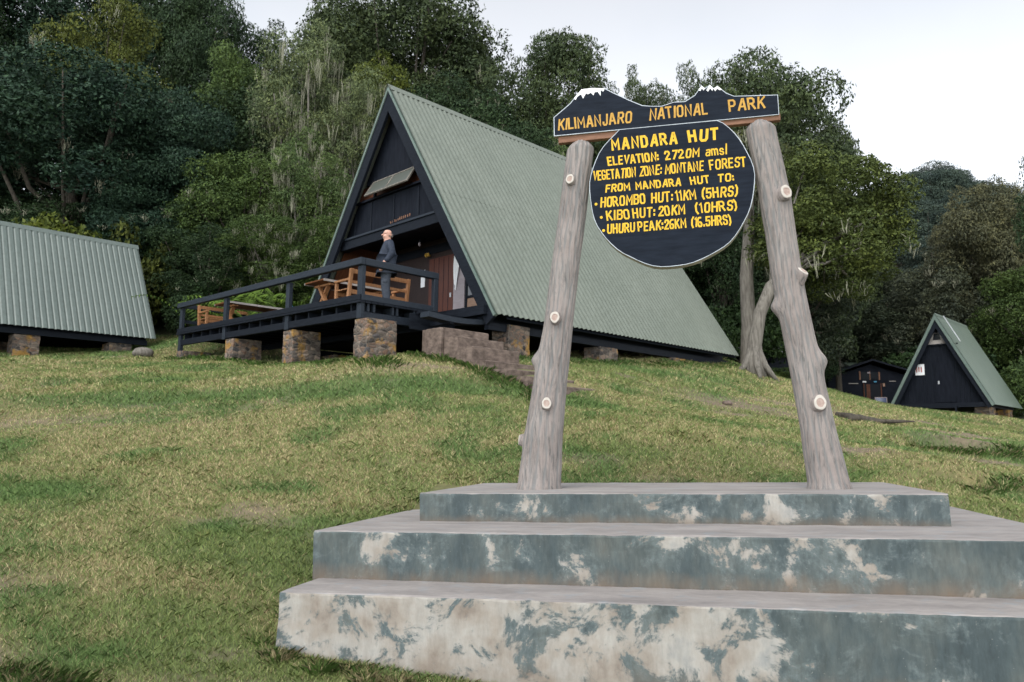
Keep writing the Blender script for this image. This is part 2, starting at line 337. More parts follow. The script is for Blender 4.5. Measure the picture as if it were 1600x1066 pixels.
# ------------------------------------------------------------------ terrain
rng = np.random.default_rng(11)
TAB = rng.random((256, 256))
def vnoise(x, y, s=0):
    x = np.asarray(x, float) + s * 17.31; y = np.asarray(y, float) + s * 7.77
    xi = np.floor(x).astype(int); yi = np.floor(y).astype(int); fx = x - xi; fy = y - yi
    fx = fx * fx * (3 - 2 * fx); fy = fy * fy * (3 - 2 * fy)
    g = lambda i, j: TAB[i & 255, j & 255]
    return (g(xi, yi) * (1 - fx) + g(xi + 1, yi) * fx) * (1 - fy) + (g(xi, yi + 1) * (1 - fx) + g(xi + 1, yi + 1) * fx) * fy
def fbm(x, y, s=0, o=4):
    t = 0; a = .5; k = 1.0
    for i in range(o): t = t + a * vnoise(x * k, y * k, s + i * 3); a *= .5; k *= 2.03
    return t / (1 - .5 ** o)
CP = np.array([
    (-6, 3, -.1), (0, 0, 0), (0, -6, -.3), (6, 0, -.1), (-4, 5, .02), (-3.2, 5.3, .05), (-1.2, 5.2, -.08), (-2.2, 4.6, -.06), (0, 4.6, -.14), (2, 4.6, -.22), (5, 5.5, .1), (-12, 2, -.1), (12, 3, -.1),
    (-4.4, 6.5, .36), (-2.7, 6.5, .22), (-2.3, 7.4, .5), (-1.8, 6.05, -.03), (-1.0, 5.85, -.05), (.4, 5.6, -.12), (2.0, 5.2, -.2), (-5.6, 9.5, 1.04), (-2.4, 9.5, 1.05), (-8, 13.5, 1.94), (-3.3, 13, 2.0), (-9.8, 16.6, 2.75), (-4.2, 14.5, 2.5), (-12, 10, 1.1),
    (-14, 23, 4.0), (-12.6, 25, 4.38), (-13, 28, 5.0), (-8, 28, 5.3), (-8.6, 25.7, 5.0), (-10.6, 27.0, 5.4), (-6.8, 25.8, 4.7), (-17, 20, 3.5), (-20, 26, 4.6),
    (-10.2, 23.0, 3.92), (-8.7, 21.6, 3.78), (-7.2, 20.0, 3.56), (-5.0, 17.9, 3.33), (-2.9, 15.8, 3.18), (-3.5, 20, 3.5), (-5, 23, 4.0),
    (-1.2, 16.4, 3.3), (1.5, 14.8, 2.5), (0.6, 15.5, 2.9), (.2, 17.8, 3.5), (2.4, 20.4, 3.8), (4.8, 22.8, 4.15), (7.4, 24.6, 4.1), (.5, 13, 2.1), (2.7, 16, 2.5), (3.5, 20.3, 3.55),
    (1.9, 11.5, 1.6), (0, 9.9, 1.05), (3, 10.2, 1.0), (5.8, 22.5, 3.75), (7.0, 23.4, 3.75), (7.7, 24, 3.8), (8.6, 25.5, 3.9),
    (9.6, 23, 3.05), (13, 25, 2.72), (15.4, 26.3, 2.36), (17.6, 27.2, 1.95), (20, 33, 3.0), (18, 38, 3.0), (22.5, 33, 2.7), (20, 44, 3.3), (24, 44, 3.0),
    (8.9, 13, 1.15), (8.2, 15, 1.6), (6.2, 9, .65), (9, 9, .45), (12, 8, .2), (5.1, 12, 1.43), (8, 17, 2.0), (14, 18, 1.5), (20, 16, .8), (24, 26, 1.4), (30, 36, 2.5),
    (0, 30, 5.4), (-8, 32, 6.0), (12, 33, 4.3), (-15, 40, 10.5), (0, 46, 11), (15, 50, 8.5), (-30, 38, 11), (-22, 33, 7.5), (35, 60, 6), (45, 45, 4), (0, 70, 19), (-40, 60, 20), (60, 100, 29), (45, 78, 18), (75, 120, 34), (20, 100, 26), (-20, 110, 30), (90, 80, 10), (-80, 60, 20), (-60, 10, 2), (60, 10, -2), (0, -40, -3), (60, -40, -3), (-60, -40, -3), (0, 170, 38), (110, 170, 34), (-110, 170, 40)], float)
def tps_k(d2): return d2 * np.log(d2 + 1e-9) * .5
_n = len(CP); _d2 = ((CP[:, None, :2] - CP[None, :, :2]) ** 2).sum(-1)
_A = np.zeros((_n + 3, _n + 3)); _A[:_n, :_n] = tps_k(_d2) + np.eye(_n) * 0.6; _A[:_n, _n] = 1; _A[:_n, _n + 1:] = CP[:, :2]; _A[_n, :_n] = 1; _A[_n + 1:, :_n] = CP[:, :2].T
_W = np.linalg.solve(_A, np.r_[CP[:, 2], 0, 0, 0])
BLOBS = [  # x, y, rx, ry, kind  (kind: 0 straw, 1 lush, 2 bare soil)
    (-6.2, 14.3, 4.5, .38, 1), (-1.5, 14.0, 3.0, .33, 1), (-9.5, 13.9, 2.2, .8, 0), (-7.8, 13.0, 2.4, .7, 2.05), (1.2, 14.0, 1.0, .5, 1),
    (4.1, 13.8, .9, .35, 1), (5.3, 17.5, 1.6, 1.0, 2.5), (6.5, 16.4, .9, .5, 2.4), (9.8, 15.2, 1.8, .7, 2.5), (8.7, 14.6, 1.2, .4, 1.0), (10.5, 17.5, 2.2, .8, 2.4), (12.5, 20, 3.5, .8, 2.5),
    (5.6, 12.4, 1.0, .4, 2.4), (7.2, 19.2, 1.5, .6, 2.4), (4.6, 16.0, .8, .4, 2.3), (-9.0, 17.2, 3.0, .5, 0), (-2.0, 15.0, 1.6, .35, 2.1), (9.0, 13.6, 1.5, .5, 2.4), (-4.6, 6.6, .9, .35, 2.1), (-3.1, 6.9, .6, .3, 0), (-5.2, 11.5, 1.6, .4, 0), (8.2, 11.4, .9, .35, 1), (7.5, 13.2, .7, .3, 2.4), (3.4, 15.8, 1.5, .7, 0), (-4, 15.3, 2.5, .5, 0), (3.2, 20.1, 2.2, .7, 1), (-12.0, 25.5, 3, 1.0, 1),
    (-3.2, 9.2, 1.6, .8, 0), (-1.3, 5.2, 1.2, .35, 2.3), (-3.9, 5.4, .7, .3, 2.3), (-5.8, 9.0, 1.2, .5, 1), (-2.2, 11.4, 2.2, .5, 0), (1.0, 11.8, 1.6, .5, 0)]
def height(x, y):
    x = np.asarray(x, float); y = np.asarray(y, float); sh = x.shape; x = x.ravel(); y = y.ravel(); out = np.empty(len(x))
    for i in range(0, len(x), 40000):
        a = x[i:i + 40000]; b_ = y[i:i + 40000]; d2 = (a[:, None] - CP[None, :, 0]) ** 2 + (b_[:, None] - CP[None, :, 1]) ** 2
        out[i:i + 40000] = tps_k(d2) @ _W[:_n] + _W[_n] + _W[_n + 1] * a + _W[_n + 2] * b_
    amp = np.clip((y - 2) / 8, .25, 1)
    out += amp * (.16 * (fbm(x * .55, y * .75, 1) - .5) + .12 * (fbm(x * 1.9, y * 1.9, 2, 4) - .5))
    # little scarps of an old terrace and of the eroded bank on the right
    s1 = np.clip((y - (14.15 + .25 * np.sin(x * .8))) / .35, 0, 1) * np.clip((3 - x) / 2, 0, 1) * np.clip(1 - (y - 14.5) / 3, 0, 1); out += .12 * s1
    yr = 14.3 + .12 * (x - 8) + .4 * np.sin(x * 1.7)
    s2 = np.clip((y - yr) / .3, 0, 1) * np.clip((x - 6.3) / 1.2, 0, 1) * np.clip(1 - (y - yr) / 3, 0, 1); out += .24 * s2
    yr = 10.9 + .1 * (x - 6) + .3 * np.sin(x * 2.3)
    s3 = np.clip((y - yr) / .3, 0, 1) * np.clip((x - 5.2) / 1.0, 0, 1) * np.clip(1 - (y - yr) / 2.5, 0, 1); out += .2 * s3
    return out.reshape(sh)
def h1(x, y): return float(height(np.array([x]), np.array([y]))[0])
def masks(x, y):
    dry = .62 * fbm(x * .35, y * .5, 21) + .38 * fbm(x * 1.6, y * 1.9, 22, 4)
    lush = np.clip((fbm(x * .9, y * 1.4, 31) - .52) * 5, 0, 1); bare = np.clip((fbm(x * .8, y * 1.1, 41) - .66) * 6, 0, 1) * .8
    dry = dry + np.clip((y - 7) / 8, 0, 1) * .05 - .09 * np.clip((9.5 - y) / 3, 0, 1) * np.clip((1 - x) / 3, 0, 1)
    for (bx, by, rx, ry, k) in BLOBS:
        d = np.exp(-(((x - bx) / rx) ** 2 + ((y - by) / ry) ** 2) * 1.2) * (.55 + .9 * fbm(x * 2.2, y * 2.2, 51, 3))
        if k == 0: dry = dry + .30 * d
        elif k == 1: lush = np.maximum(lush, np.clip(d * 1.5, 0, 1)); dry = dry - .25 * d
        else: bare = np.maximum(bare, np.clip(d * (k - 1.6) * 1.5, 0, 1))
    return np.clip((dry - .36) * 4.2, 0, 1), lush, bare
def ground_col(x, y):
    d, l, b_ = masks(x, y)
    g = np.array([.080, .105, .030]); s = np.array([.200, .170, .075]); lu = np.array([.060, .100, .026]); so_ = np.array([.200, .145, .105])
    c = g + (s - g) * d[:, None]; c = c + (lu - c) * (l * .7)[:, None]; c = c + (so_ - c) * (b_ * .85)[:, None]
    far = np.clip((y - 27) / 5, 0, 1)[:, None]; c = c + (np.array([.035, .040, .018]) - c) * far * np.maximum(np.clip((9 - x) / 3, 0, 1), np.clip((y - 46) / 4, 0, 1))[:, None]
    return c
def axis_pts(a, b_, st, lo, hi, grow=1.22):
    ps = list(np.arange(a, b_ + 1e-6, st)); s = st
    while ps[-1] < hi: s *= grow; ps.append(ps[-1] + s)
    s = st
    while ps[0] > lo: s *= grow; ps.insert(0, ps[0] - s)
    return np.array(ps)
gx = axis_pts(-18, 22, .11, -170, 170); gy = axis_pts(2.5, 30, .11, -60, 200)
X, Y = np.meshgrid(gx, gy); Z = height(X, Y); nx = len(gx); ny = len(gy)
ii = (np.arange(ny - 1)[:, None] * nx + np.arange(nx - 1)[None, :]).ravel()
ground = np_mesh('ground', np.c_[X.ravel(), Y.ravel(), Z.ravel()], 4, M['ground'], col=ground_col(X.ravel(), Y.ravel()), smooth=True,
                 loops=np.c_[ii, ii + 1, ii + nx + 1, ii + nx])
tag(ground, kind='structure')

# ------------------------------------------------------------------ stepped platform and park sign (shared local frame: x across, y back, z up)
def frame():
    a, t, s = R(13.584), R(1.492), R(-.393)
    q = Vector((math.cos(a), -math.sin(a), 0)); pp = Vector((math.sin(a), math.cos(a), 0)); z = Vector((0, 0, 1))
    q2 = q * math.cos(t) + z * math.sin(t); z2 = z * math.cos(t) - q * math.sin(t)
    p2 = pp * math.cos(s) + z2 * math.sin(s); z3 = z2 * math.cos(s) - pp * math.sin(s)
    return Matrix(((q2.x, p2.x, z3.x, 0), (q2.y, p2.y, z3.y, 0), (q2.z, p2.z, z3.z, .55), (0, 0, 0, 1)))
PF = frame(); PFI = PF.inverted()
plat = empty('stepped_platform', None, 'three-tier concrete platform with flaking blue-grey paint under the park sign', 'platform', mat=PF)
def step(name, x0, x1, y0, y1, z0, z1, mr, batter=0.0, seed=0):
    """a cast block with softened, slightly wavy edges; front split finely so the arris is not ruler-straight"""
    random.seed(seed); mb = MB(); n = 170; foot = []
    xs = [x0 + (x1 - x0) * i / n for i in range(n + 1)]
    wv = lambda x, k: .006 * mnoise.noise(Vector((x * 2.2, k * 5.1, seed))) + .004 * mnoise.noise(Vector((x * 9, k * 3.3, seed))) - (.014 * max(0, mnoise.noise(Vector((x * 5.5, 8.8, seed + 4))) - .38) + .005 * abs(mnoise.noise(Vector((x * 26, 2.2, seed))))) * (1 if 2 < k % 9 < 6 else 0)
    prof = [(-batter, z0, 1.0), (-batter * .45, z0 + (z1 - z0) * .35, .45), (-batter * .1, z0 + (z1 - z0) * .7, .1), (0, z1 - .018, 0), (.006, z1 - .006, 0), (.02, z1, 0), (.15, z1, 0), (y1 - y0, z1, 0)]
    rows = []
    for x in xs:
        t = (x - x0) / (x1 - x0); e = batter * (2 * t - 1)
        rows.append([(x + (e * (1 if k == 0 else .45 if k == 1 else 0)), y0 + a + (wv(x, k) if k < 6 else 0), zz + (wv(x, k + 9) if k > 2 else 0)) for k, (a, zz, f) in enumerate(prof)])
    mb.grid(rows, True)
    foot += [pf[2] for _ in xs for pf in prof]
    nf = n * (len(prof) - 1); mb.m = [0 if (i % (len(prof) - 1)) < 4 else 1 for i in range(nf)]
    for sgn, rw in ((0, rows[0]), (1, rows[-1])):       # side walls
        mb.cur = 0; base = [Vector(q) for q in rw]; xx = rw[-1][0]
        bt = Vector((xx, y1, z0)); poly = base + [bt]
        mb.add(poly, [tuple(range(len(poly)))]); foot += [pf[2] for pf in prof] + [1.0]
    mb.add([(x0, y1, z0), (x1, y1, z0), (x1, y1, z1), (x0, y1, z1)], [(0, 1, 2, 3)]); foot += [1, 1, 0, 0]
    o = mb.build(name, [mr, M['tread']], plat)
    a = o.data.attributes.new('foot', 'FLOAT', 'POINT'); a.data.foreach_set('value', np.array(foot, dtype=np.float32))
    return o
step('lower_step', -3.146, 3.3, 5.489, 6.35, -.62, 0.0, M['riser_low'], .03, 1)
step('middle_step', -3.204, 2.70, 6.119, 9.362, -.012, .394, M['riser_mid'], 0.0, 2)
step('top_step', -2.598, 2.04, 7.087, 9.364, .382, .658, M['riser_top'], 0.0, 3)

SIGN = Matrix.Translation(PF @ Vector((-.17, 7.963, .658))) @ PF.to_3x3().to_4x4()
sign = empty('park_sign', None, 'tall park sign, two leaning log posts carrying navy boards with yellow lettering', 'sign', mat=SIGN)
SO = Vector((.17, -7.963, -.658))          # sign-local offset: points below are in platform coordinates

KNOTS = {0: [(-1.29, 3.93, -.12, .055, 'cut'), (-1.40, 2.43, -.02, .062, 'cut'), (-1.40, 1.53, .10, .060, 'cut'), (-1.62, 1.16, -.95, .055, 'cut'), (-1.58, 2.02, -1.0, .075, 'bulge')],
         1: [(.965, 3.59, .30, .072, 'cut'), (1.02, 2.75, .55, .060, 'stub'), (.90, 2.45, -.95, .075, 'bulge'), (1.19, 1.90, 1.0, .085, 'bulge'), (1.16, 1.47, .12, .072, 'cut')]}
def post(idx, path):
    zs = [q[0] for q in path]
    ctr = lambda z: float(np.interp(z, zs, [q[1] for q in path])); rad = lambda z: float(np.interp(z, zs, [q[2] for q in path]))
    n, m = 120, 190; z0, z1 = zs[0] - .05, zs[-1]; rows = []; gr = []
    for i in range(m + 1):
        z = z0 + (z1 - z0) * i / m; rw = []
        for k in range(n):
            t = 2 * math.pi * k / n; cx, sy = math.sin(t), -math.cos(t)
            r_ = rad(z); wob = .05 * mnoise.noise(Vector((cx * 1.1 + idx * 9, sy * 1.1, z * 1.3))) + .03 * mnoise.noise(Vector((cx * 2.6, sy * 2.6 + idx * 5, z * 3)))
            ph = t * 17 + 2.6 * mnoise.noise(Vector((cx * 1.6, sy * 1.6 + idx * 3, z * 1.9))) + 1.6 * mnoise.noise(Vector((cx * 5, sy * 5, z * 5.5)))
            g = (0.5 + .5 * math.cos(ph)) ** 3 * (.45 + .9 * max(0, mnoise.noise(Vector((cx * 3, sy * 3, z * 6))) + .35))
            g2 = (0.5 + .5 * math.cos(t * 41 + 4 * mnoise.noise(Vector((cx * 4, sy * 4, z * 3))))) ** 3 * .45
            gg = min(1, g + g2 * .6)
            rr_ = r_ * (.955 + wob) - .0065 * gg
            if i > m - 5: rr_ -= .008 * (i - (m - 5)) ** 1.4      # rounded top
            for (kx, kz, ka, kr, kind) in KNOTS[idx]:
                th = ka * math.pi / 2; da = math.atan2(math.sin(t - th), math.cos(t - th)) * r_; dz = z - kz
                hgt = {'cut': .026, 'stub': .034, 'bulge': .066}[kind]
                dd = math.exp(-(da * da + dz * dz) / (kr * kr * (1.5 if kind != 'bulge' else 1.1)))
                rr_ += hgt * dd; gg *= 1 - .5 * dd
            rw.append((ctr(z) + rr_ * cx, 7.963 + rr_ * sy, z)); gr.append(gg)
        rows.append(rw + [rw[0]]); gr.append(gr[-n])
    mb = MB(); vs = []; fs = []
    for rw in rows: vs += rw[:-1]
    for i in range(m):
        for k in range(n): fs.append((i * n + k, i * n + (k + 1) % n, (i + 1) * n + (k + 1) % n, (i + 1) * n + k))
    vs.append((ctr(z1), 7.963, z1 + .004)); top = len(vs) - 1
    for k in range(n): fs.append((m * n + k, m * n + (k + 1) % n, top))
    mb.add(vs, fs); o = mb.build('post', M['post'], sign, SO, smooth=True)
    g2 = []
    for i in range(m + 1): g2 += gr[i * (n + 1):i * (n + 1) + n]
    a = o.data.attributes.new('groove', 'FLOAT', 'POINT'); a.data.foreach_set('value', np.array(g2 + [0], dtype=np.float32))
    for (kx, kz, ka, kr, kind) in KNOTS[idx]:
        if kind == 'bulge': continue
        th = ka * math.pi / 2; d = Vector((math.sin(th), -math.cos(th), .10 if kind == 'cut' else .95)).normalized()
        r_ = rad(kz); c = Vector((ctr(kz), 7.963, kz)) + Vector((math.sin(th), -math.cos(th), 0)) * (r_ * .93)
        e1 = d.cross(Vector((0, 0, 1))).normalized(); e2 = e1.cross(d)
        L0, N = (.050 if kind == 'cut' else .050), 22
        def ring(s_, dist, sd): return [c + d * dist + (e1 * math.cos(2 * math.pi * k / N) * .86 + e2 * math.sin(2 * math.pi * k / N)) * s_ * kr * (1 + .13 * mnoise.noise(Vector((math.cos(2 * math.pi * k / N) * 1.4 + kz, math.sin(2 * math.pi * k / N) * 1.4, sd)))) for k in range(N)]
        kb = MB(); rs = [ring(1.45, -.06, 1), ring(1.12, L0 * .6, 1), ring(.98, L0, 1), ring(.92, L0 + .006, 1), ring(.62, L0 + .008, 2), ring(.42, L0 + .004, 3)]
        vs = [x for q in rs for x in q]; fs = []; mi = []
        for i in range(5):
            for k in range(N): fs.append((i * N + k, i * N + (k + 1) % N, (i + 1) * N + (k + 1) % N, (i + 1) * N + k)); mi.append([2, 2, 1, 1, 0][i])
        fs.append(tuple(5 * N + k for k in range(N))); mi.append(0)
        kb.add(vs, fs); kb.m = mi
        kb.build('knot', [M['knot'], M['knot_ring'], M['post']], o, SO, smooth=False)
    return o
post(0, [(.64, -1.598, .252), (.72, -1.592, .236), (1.21, -1.544, .212), (1.75, -1.46, .188), (2.43, -1.352, .166), (3.0, -1.27, .160), (3.5, -1.194, .158), (4.42, -1.055, .157)])
post(1, [(.64, 1.258, .222), (.72, 1.252, .200), (1.2, 1.19, .172), (1.67, 1.132, .160), (2.65, 1.003, .156), (3.66, .920, .163), (4.2, .845, .160), (4.44, .817, .156)])

YF = 7.86           # front plane of the boards
HB = [(868, 219), (868, 188), (885, 174), (895.6, 165), (903, 156), (915, 142.5), (933, 140.6), (952.7, 141.6), (966, 148.5), (990, 160.5), (1011, 169.5), (1026, 171), (1041, 171), (1059, 165), (1077, 164), (1092, 154.5), (1100, 144), (1103.7, 139.8), (1108, 144), (1115.7, 138.6), (1121, 144), (1127, 140.4), (1140, 151.5), (1151, 156.6), (1180, 156), (1215, 155.4), (1215, 186)]
def hb(px, py): return ((px - 868) * .006778 - 1.345, 4.472 - (px - 868) * .00008 + ((219 - (px - 868) * .0951) - py) * .0071)
hpoly = [hb(*q) for q in HB]
def flat_board(name, poly, y0, th, edge_w, parent_label=None, face=None):
    mb = MB(); n = len(poly)
    a = [Vector((x, y0, z)) for x, z in poly]; b_ = [q + Vector((0, th, 0)) for q in a]
    mb.add(a, [tuple(range(n))]); mb.add(b_, [tuple(range(n))]); mb.cur = 1
    mb.add(a + b_, [(i, (i + 1) % n, (i + 1) % n + n, i + n) for i in range(n)])
    o = mb.build(name, [M['board'], M['board_edge']], sign, SO)
    # painted white line just inside the outline
    lb = MB(); c2 = []
    for i in range(n):
        p0, p1, p2_ = Vector(poly[i - 1]), Vector(poly[i]), Vector(poly[(i + 1) % n])
        d0 = (p1 - p0).normalized(); d1 = (p2_ - p1).normalized(); nn = Vector((d0.y, -d0.x)) + Vector((d1.y, -d1.x))
        nn.normalize(); k = max(.45, nn.dot(Vector((d0.y, -d0.x)))); wv = edge_w * (.75 + .5 * random.random())
        c2.append(p1 + nn * wv / k)
    lb.add([(x, y0 - .002, z) for x, z in poly] + [(q.x, y0 - .002, q.y) for q in c2], [(i, (i + 1) % n, (i + 1) % n + n, i + n) for i in range(n)])
    lb.build('painted_outline', M['outline'], o, SO)
    return o
random.seed(5)
header = flat_board('header_board', hpoly, YF, .075, .0075)
disc = []
for k in range(64):
    t = math.pi / 2 - 2 * math.pi * (k + .5) / 64; rr_ = .848 * (1 + .006 * math.sin(7 * t + 1) + .004 * math.sin(13 * t))
    x, z = -.122 + rr_ * math.cos(t), 3.772 + rr_ * 1.012 * math.sin(t)
    disc.append((x, min(z, 4.455 - .02 * (x + .12))))
dd = [disc[0]]
for q in disc[1:]:
    if (Vector(q) - Vector(dd[-1])).length > .02: dd.append(q)
dd = [q for i, q in enumerate(dd) if not (dd[i - 1][1] > 4.435 and q[1] > 4.435 and dd[(i + 1) % len(dd)][1] > 4.435)]
dd = dd[::-1]
roundb = flat_board('round_board', dd[::-1], YF - .03, .12, .0065)
MB().box(-1.30, 1.02, YF + .02, YF + .085, 4.395, 4.468).build('cross_beam', M['plank_brown'], sign, SO, bevel=.004)
# snow painted on the two carved peaks
def hz(lst, name):
    mb = MB(); mb.add([(hb(*q)[0], YF - .004, hb(*q)[1]) for q in lst], [tuple(range(len(lst)))]); mb.build(name, M['white'], header, SO)
hz([(902, 158), (903, 156), (909, 149), (915, 142.5), (933, 140.6), (952.7, 141.6), (950, 147), (946, 144.5), (945.5, 154), (941, 147), (936, 148), (934, 153), (930, 148.5), (925, 151), (922, 149.5), (917, 158), (914, 151), (908, 154.5), (905, 160)], 'snow_cap')
for pk in ([(1098, 147), (1100, 144), (1103.7, 139.8), (1108, 144.5), (1106, 147.5), (1103.5, 144), (1101, 148.5)], [(1110, 147), (1115.7, 138.6), (1121, 144.5), (1119, 148.5), (1116, 144), (1112.5, 149.5)], [(1121, 145), (1127, 140.4), (1134, 146.5), (1130, 147.5), (1126.5, 145), (1123.5, 149)]):
    hz(pk, 'snow_cap')

# ---- hand lettering as broad brush strokes
c_ = .16
G = {
 'A': (.70, [[(0, 0), (.3, 1), (.4, 1), (.7, 0)], [(.1, .3), (.6, .3)]]),
 'B': (.62, [[(.47, .53), (.60, .65), (.60, .87), (.47, 1), (0, 1), (0, 0), (.47, 0), (.62, .13), (.62, .40), (.47, .53), (.04, .53)]]),
 'D': (.62, [[(0, 0), (0, 1), (.42, 1), (.62, .8), (.62, .2), (.42, 0), (0, 0)]]),
 'E': (.52, [[(.52, 1), (0, 1), (0, 0), (.52, 0)], [(.04, .52), (.44, .52)]]),
 'F': (.50, [[(.50, 1), (0, 1), (0, 0)], [(.04, .5), (.42, .5)]]),
 'G': (.62, [[(.62, .80), (.62, .86), (.48, 1), (.14, 1), (0, .84), (0, .16), (.14, 0), (.48, 0), (.62, .16), (.62, .46), (.36, .46)]]),
 'H': (.62, [[(0, 0), (0, 1)], [(.62, 0), (.62, 1)], [(.03, .52), (.59, .52)]]),
 'I': (.0, [[(0, 0), (0, 1)]]),
 'J': (.46, [[(.46, 1), (.46, .16), (.34, 0), (.12, 0), (0, .14), (0, .26)]]),
 'K': (.62, [[(0, 0), (0, 1)], [(.60, 1), (.08, .46)], [(.24, .58), (.64, 0)]]),
 'L': (.50, [[(0, 1), (0, 0), (.50, 0)]]),
 'M': (.78, [[(0, 0), (0, 1), (.39, .34), (.78, 1), (.78, 0)]]),
 'N': (.66, [[(0, 0), (0, 1), (.66, 0), (.66, 1)]]),
 'O': (.62, [[(.31, 1), (.14, 1), (0, .84), (0, .16), (.14, 0), (.48, 0), (.62, .16), (.62, .84), (.48, 1), (.31, 1)]]),
 'P': (.60, [[(0, 0), (0, 1), (.44, 1), (.60, .86), (.60, .58), (.44, .44), (.04, .44)]]),
 'R': (.62, [[(0, 0), (0, 1), (.44, 1), (.60, .86), (.60, .60), (.44, .48), (.04, .48)], [(.34, .46), (.64, 0)]]),
 'S': (.58, [[(.58, .80), (.58, .87), (.45, 1), (.13, 1), (0, .87), (0, .66), (.12, .54), (.46, .48), (.58, .36), (.58, .13), (.45, 0), (.13, 0), (0, .13), (0, .22)]]),
 'T': (.60, [[(0, 1), (.60, 1)], [(.30, .97), (.30, 0)]]),
 'U': (.62, [[(0, 1), (0, .16), (.14, 0), (.48, 0), (.62, .16), (.62, 1)]]),
 'V': (.68, [[(0, 1), (.34, .02), (.68, 1)]]),
 'Z': (.58, [[(0, 1), (.58, 1), (0, 0), (.58, 0)]]),
 '0': (.56, [[(.28, 1), (.12, 1), (0, .84), (0, .16), (.12, 0), (.44, 0), (.56, .16), (.56, .84), (.44, 1), (.28, 1)]]),
 '1': (.16, [[(0, .86), (.16, 1), (.16, 0)]]),
 '2': (.56, [[(0, .76), (0, .85), (.12, 1), (.44, 1), (.56, .86), (.56, .66), (0, .06), (0, 0), (.56, 0)]]),
 '5': (.56, [[(.52, 1), (0, 1), (0, .56), (.42, .6), (.56, .45), (.56, .14), (.44, 0), (.12, 0), (0, .13), (0, .2)]]),
 '6': (.56, [[(.52, 1), (.22, 1), (0, .78), (0, .14), (.12, 0), (.44, 0), (.56, .14), (.56, .36), (.44, .48), (.06, .48)]]),
 '7': (.54, [[(0, 1), (.54, 1), (.16, 0)]]),
 '(': (.20, [[(.20, 1.08), (0, .78), (0, .20), (.20, -.1)]]),
 ')': (.20, [[(0, 1.08), (.20, .78), (.20, .20), (0, -.1)]]),
 ':': (.0, [[(0, .12), (0, .22)], [(0, .58), (0, .68)]]),
 '.': (.0, [[(0, -.02), (0, .10)]]),
 'a': (.50, [[(.04, .66), (.38, .70), (.50, .58), (.50, 0)], [(.46, .40), (.1, .40), (0, .28), (0, .1), (.1, 0), (.34, 0), (.48, .1)]]),
 'm': (.80, [[(0, 0), (0, .70)], [(.02, .56), (.14, .70), (.30, .70), (.40, .58), (.40, 0)], [(.42, .56), (.54, .70), (.70, .70), (.80, .58), (.80, 0)]]),
 's': (.44, [[(.44, .56), (.34, .70), (.10, .70), (0, .58), (0, .46), (.1, .38), (.34, .33), (.44, .24), (.44, .12), (.34, 0), (.10, 0), (0, .12)]]),
 'l': (.0, [[(0, 0), (0, 1.15)]]),
}
def ribbon(mb, pts, t, y):
    P = [Vector(q) for q in pts]; n = len(P); Lf = []; Rf = []
    closed = (P[0] - P[-1]).length < 1e-5
    for i in range(n):
        d0 = (P[i] - P[i - 1]).normalized() if i > 0 else ((P[0] - P[-2]).normalized() if closed else None)
        d1 = (P[i + 1] - P[i]).normalized() if i < n - 1 else ((P[1] - P[0]).normalized() if closed else None)
        d0 = d0 or d1; d1 = d1 or d0
        n0 = Vector((-d0.y, d0.x)); n1 = Vector((-d1.y, d1.x)); mm = n0 + n1
        if mm.length < .2: mm = n0
        mm.normalize(); k = max(.62, mm.dot(n0)); e = P[i].copy()
        if not closed and i == 0: e = e - d1 * t * .45
        if not closed and i == n - 1: e = e + d0 * t * .45
        Lf.append(e + mm * t / 2 / k); Rf.append(e - mm * t / 2 / k)
    vs = [(q.x, y, q.y) for q in Lf] + [(q.x, y, q.y) for q in Rf]
    mb.add(vs, [(i, i + 1, n + i + 1, n + i) for i in range(n - 1)])
def write(words, z0, hgt, parent, mat_, yb, wt=.2, name='lettering', slope=0.0):
    """words: (text, x0, x1) each fitted to its own span"""
    k = 0; wt0 = wt
    for text, x0, x1 in words:
        mb = MB(); wt = wt0
        wt *= .86; t = hgt * wt; gap = .24 if wt < .2 else .30
        nat = sum(G[ch][0] for ch in text) + (gap + wt) * (len(text) - 1)
        sx = (x1 - x0 - t) / max(nat, .01); pen = x0 + t / 2
        t2 = min(t, .24 * hgt * max(.75, sx / hgt * 1.15))
        for ch in text:
            wd, strokes = G[ch]; jz = random.uniform(-.02, .02) * hgt; sc = hgt - t2; jr = random.uniform(-.012, .012)
            for st in strokes:
                ribbon(mb, [(pen + a * sx + jr * b_, z0 + jz + t2 / 2 + b_ * sc + slope * (pen - x0)) for a, b_ in st], t2 * random.uniform(.93, 1.07), yb - .0015 - .0004 * (k % 5)); k += 1
            pen += (wd + gap + wt) * sx
        mb.build(name, mat_, parent, SO)
zx = lambda v: -1.922 + v * .002
random.seed(8)
write([('KILIMANJARO', -1.300, -.495), ('NATIONAL', -.308, .300), ('PARK', .512, .875)], 4.532, .135, header, M['amber'], YF, .17)
YD = YF - .03
W_ = lambda lst: [(a, zx(b_), zx(c)) for a, b_, c in lst]
write(W_([('MANDARA', 602, 950), ('HUT', 1005, 1158)]), 4.226 , .138, roundb, M['yellow'], YD, .235)
write(W_([('ELEVATION:', 580, 850), ('2720M', 882, 1057)]), 4.060, .104, roundb, M['yellow'], YD, .20)
write(W_([('amsl', 1087, 1195)]), 4.060, .104, roundb, M['yellow'], YD, .15)
write(W_([('VEGETATION', 497, 728), ('ZONE:', 745, 860), ('MONTANE', 877, 1075), ('FOREST', 1105, 1287)]), 3.908, .112, roundb, M['yellow'], YD, .16)
write(W_([('FROM', 562, 695), ('MANDARA', 723, 958), ('HUT', 1005, 1103), ('TO:', 1142, 1224)]), 3.766, .090, roundb, M['yellow'], YD, .21)
write(W_([('HOROMBO', 533, 772), ('HUT:', 800, 912), ('11KM', 928, 1032), ('(5HRS)', 1058, 1237)]), 3.605, .115, roundb, M['yellow'], YD, .18)
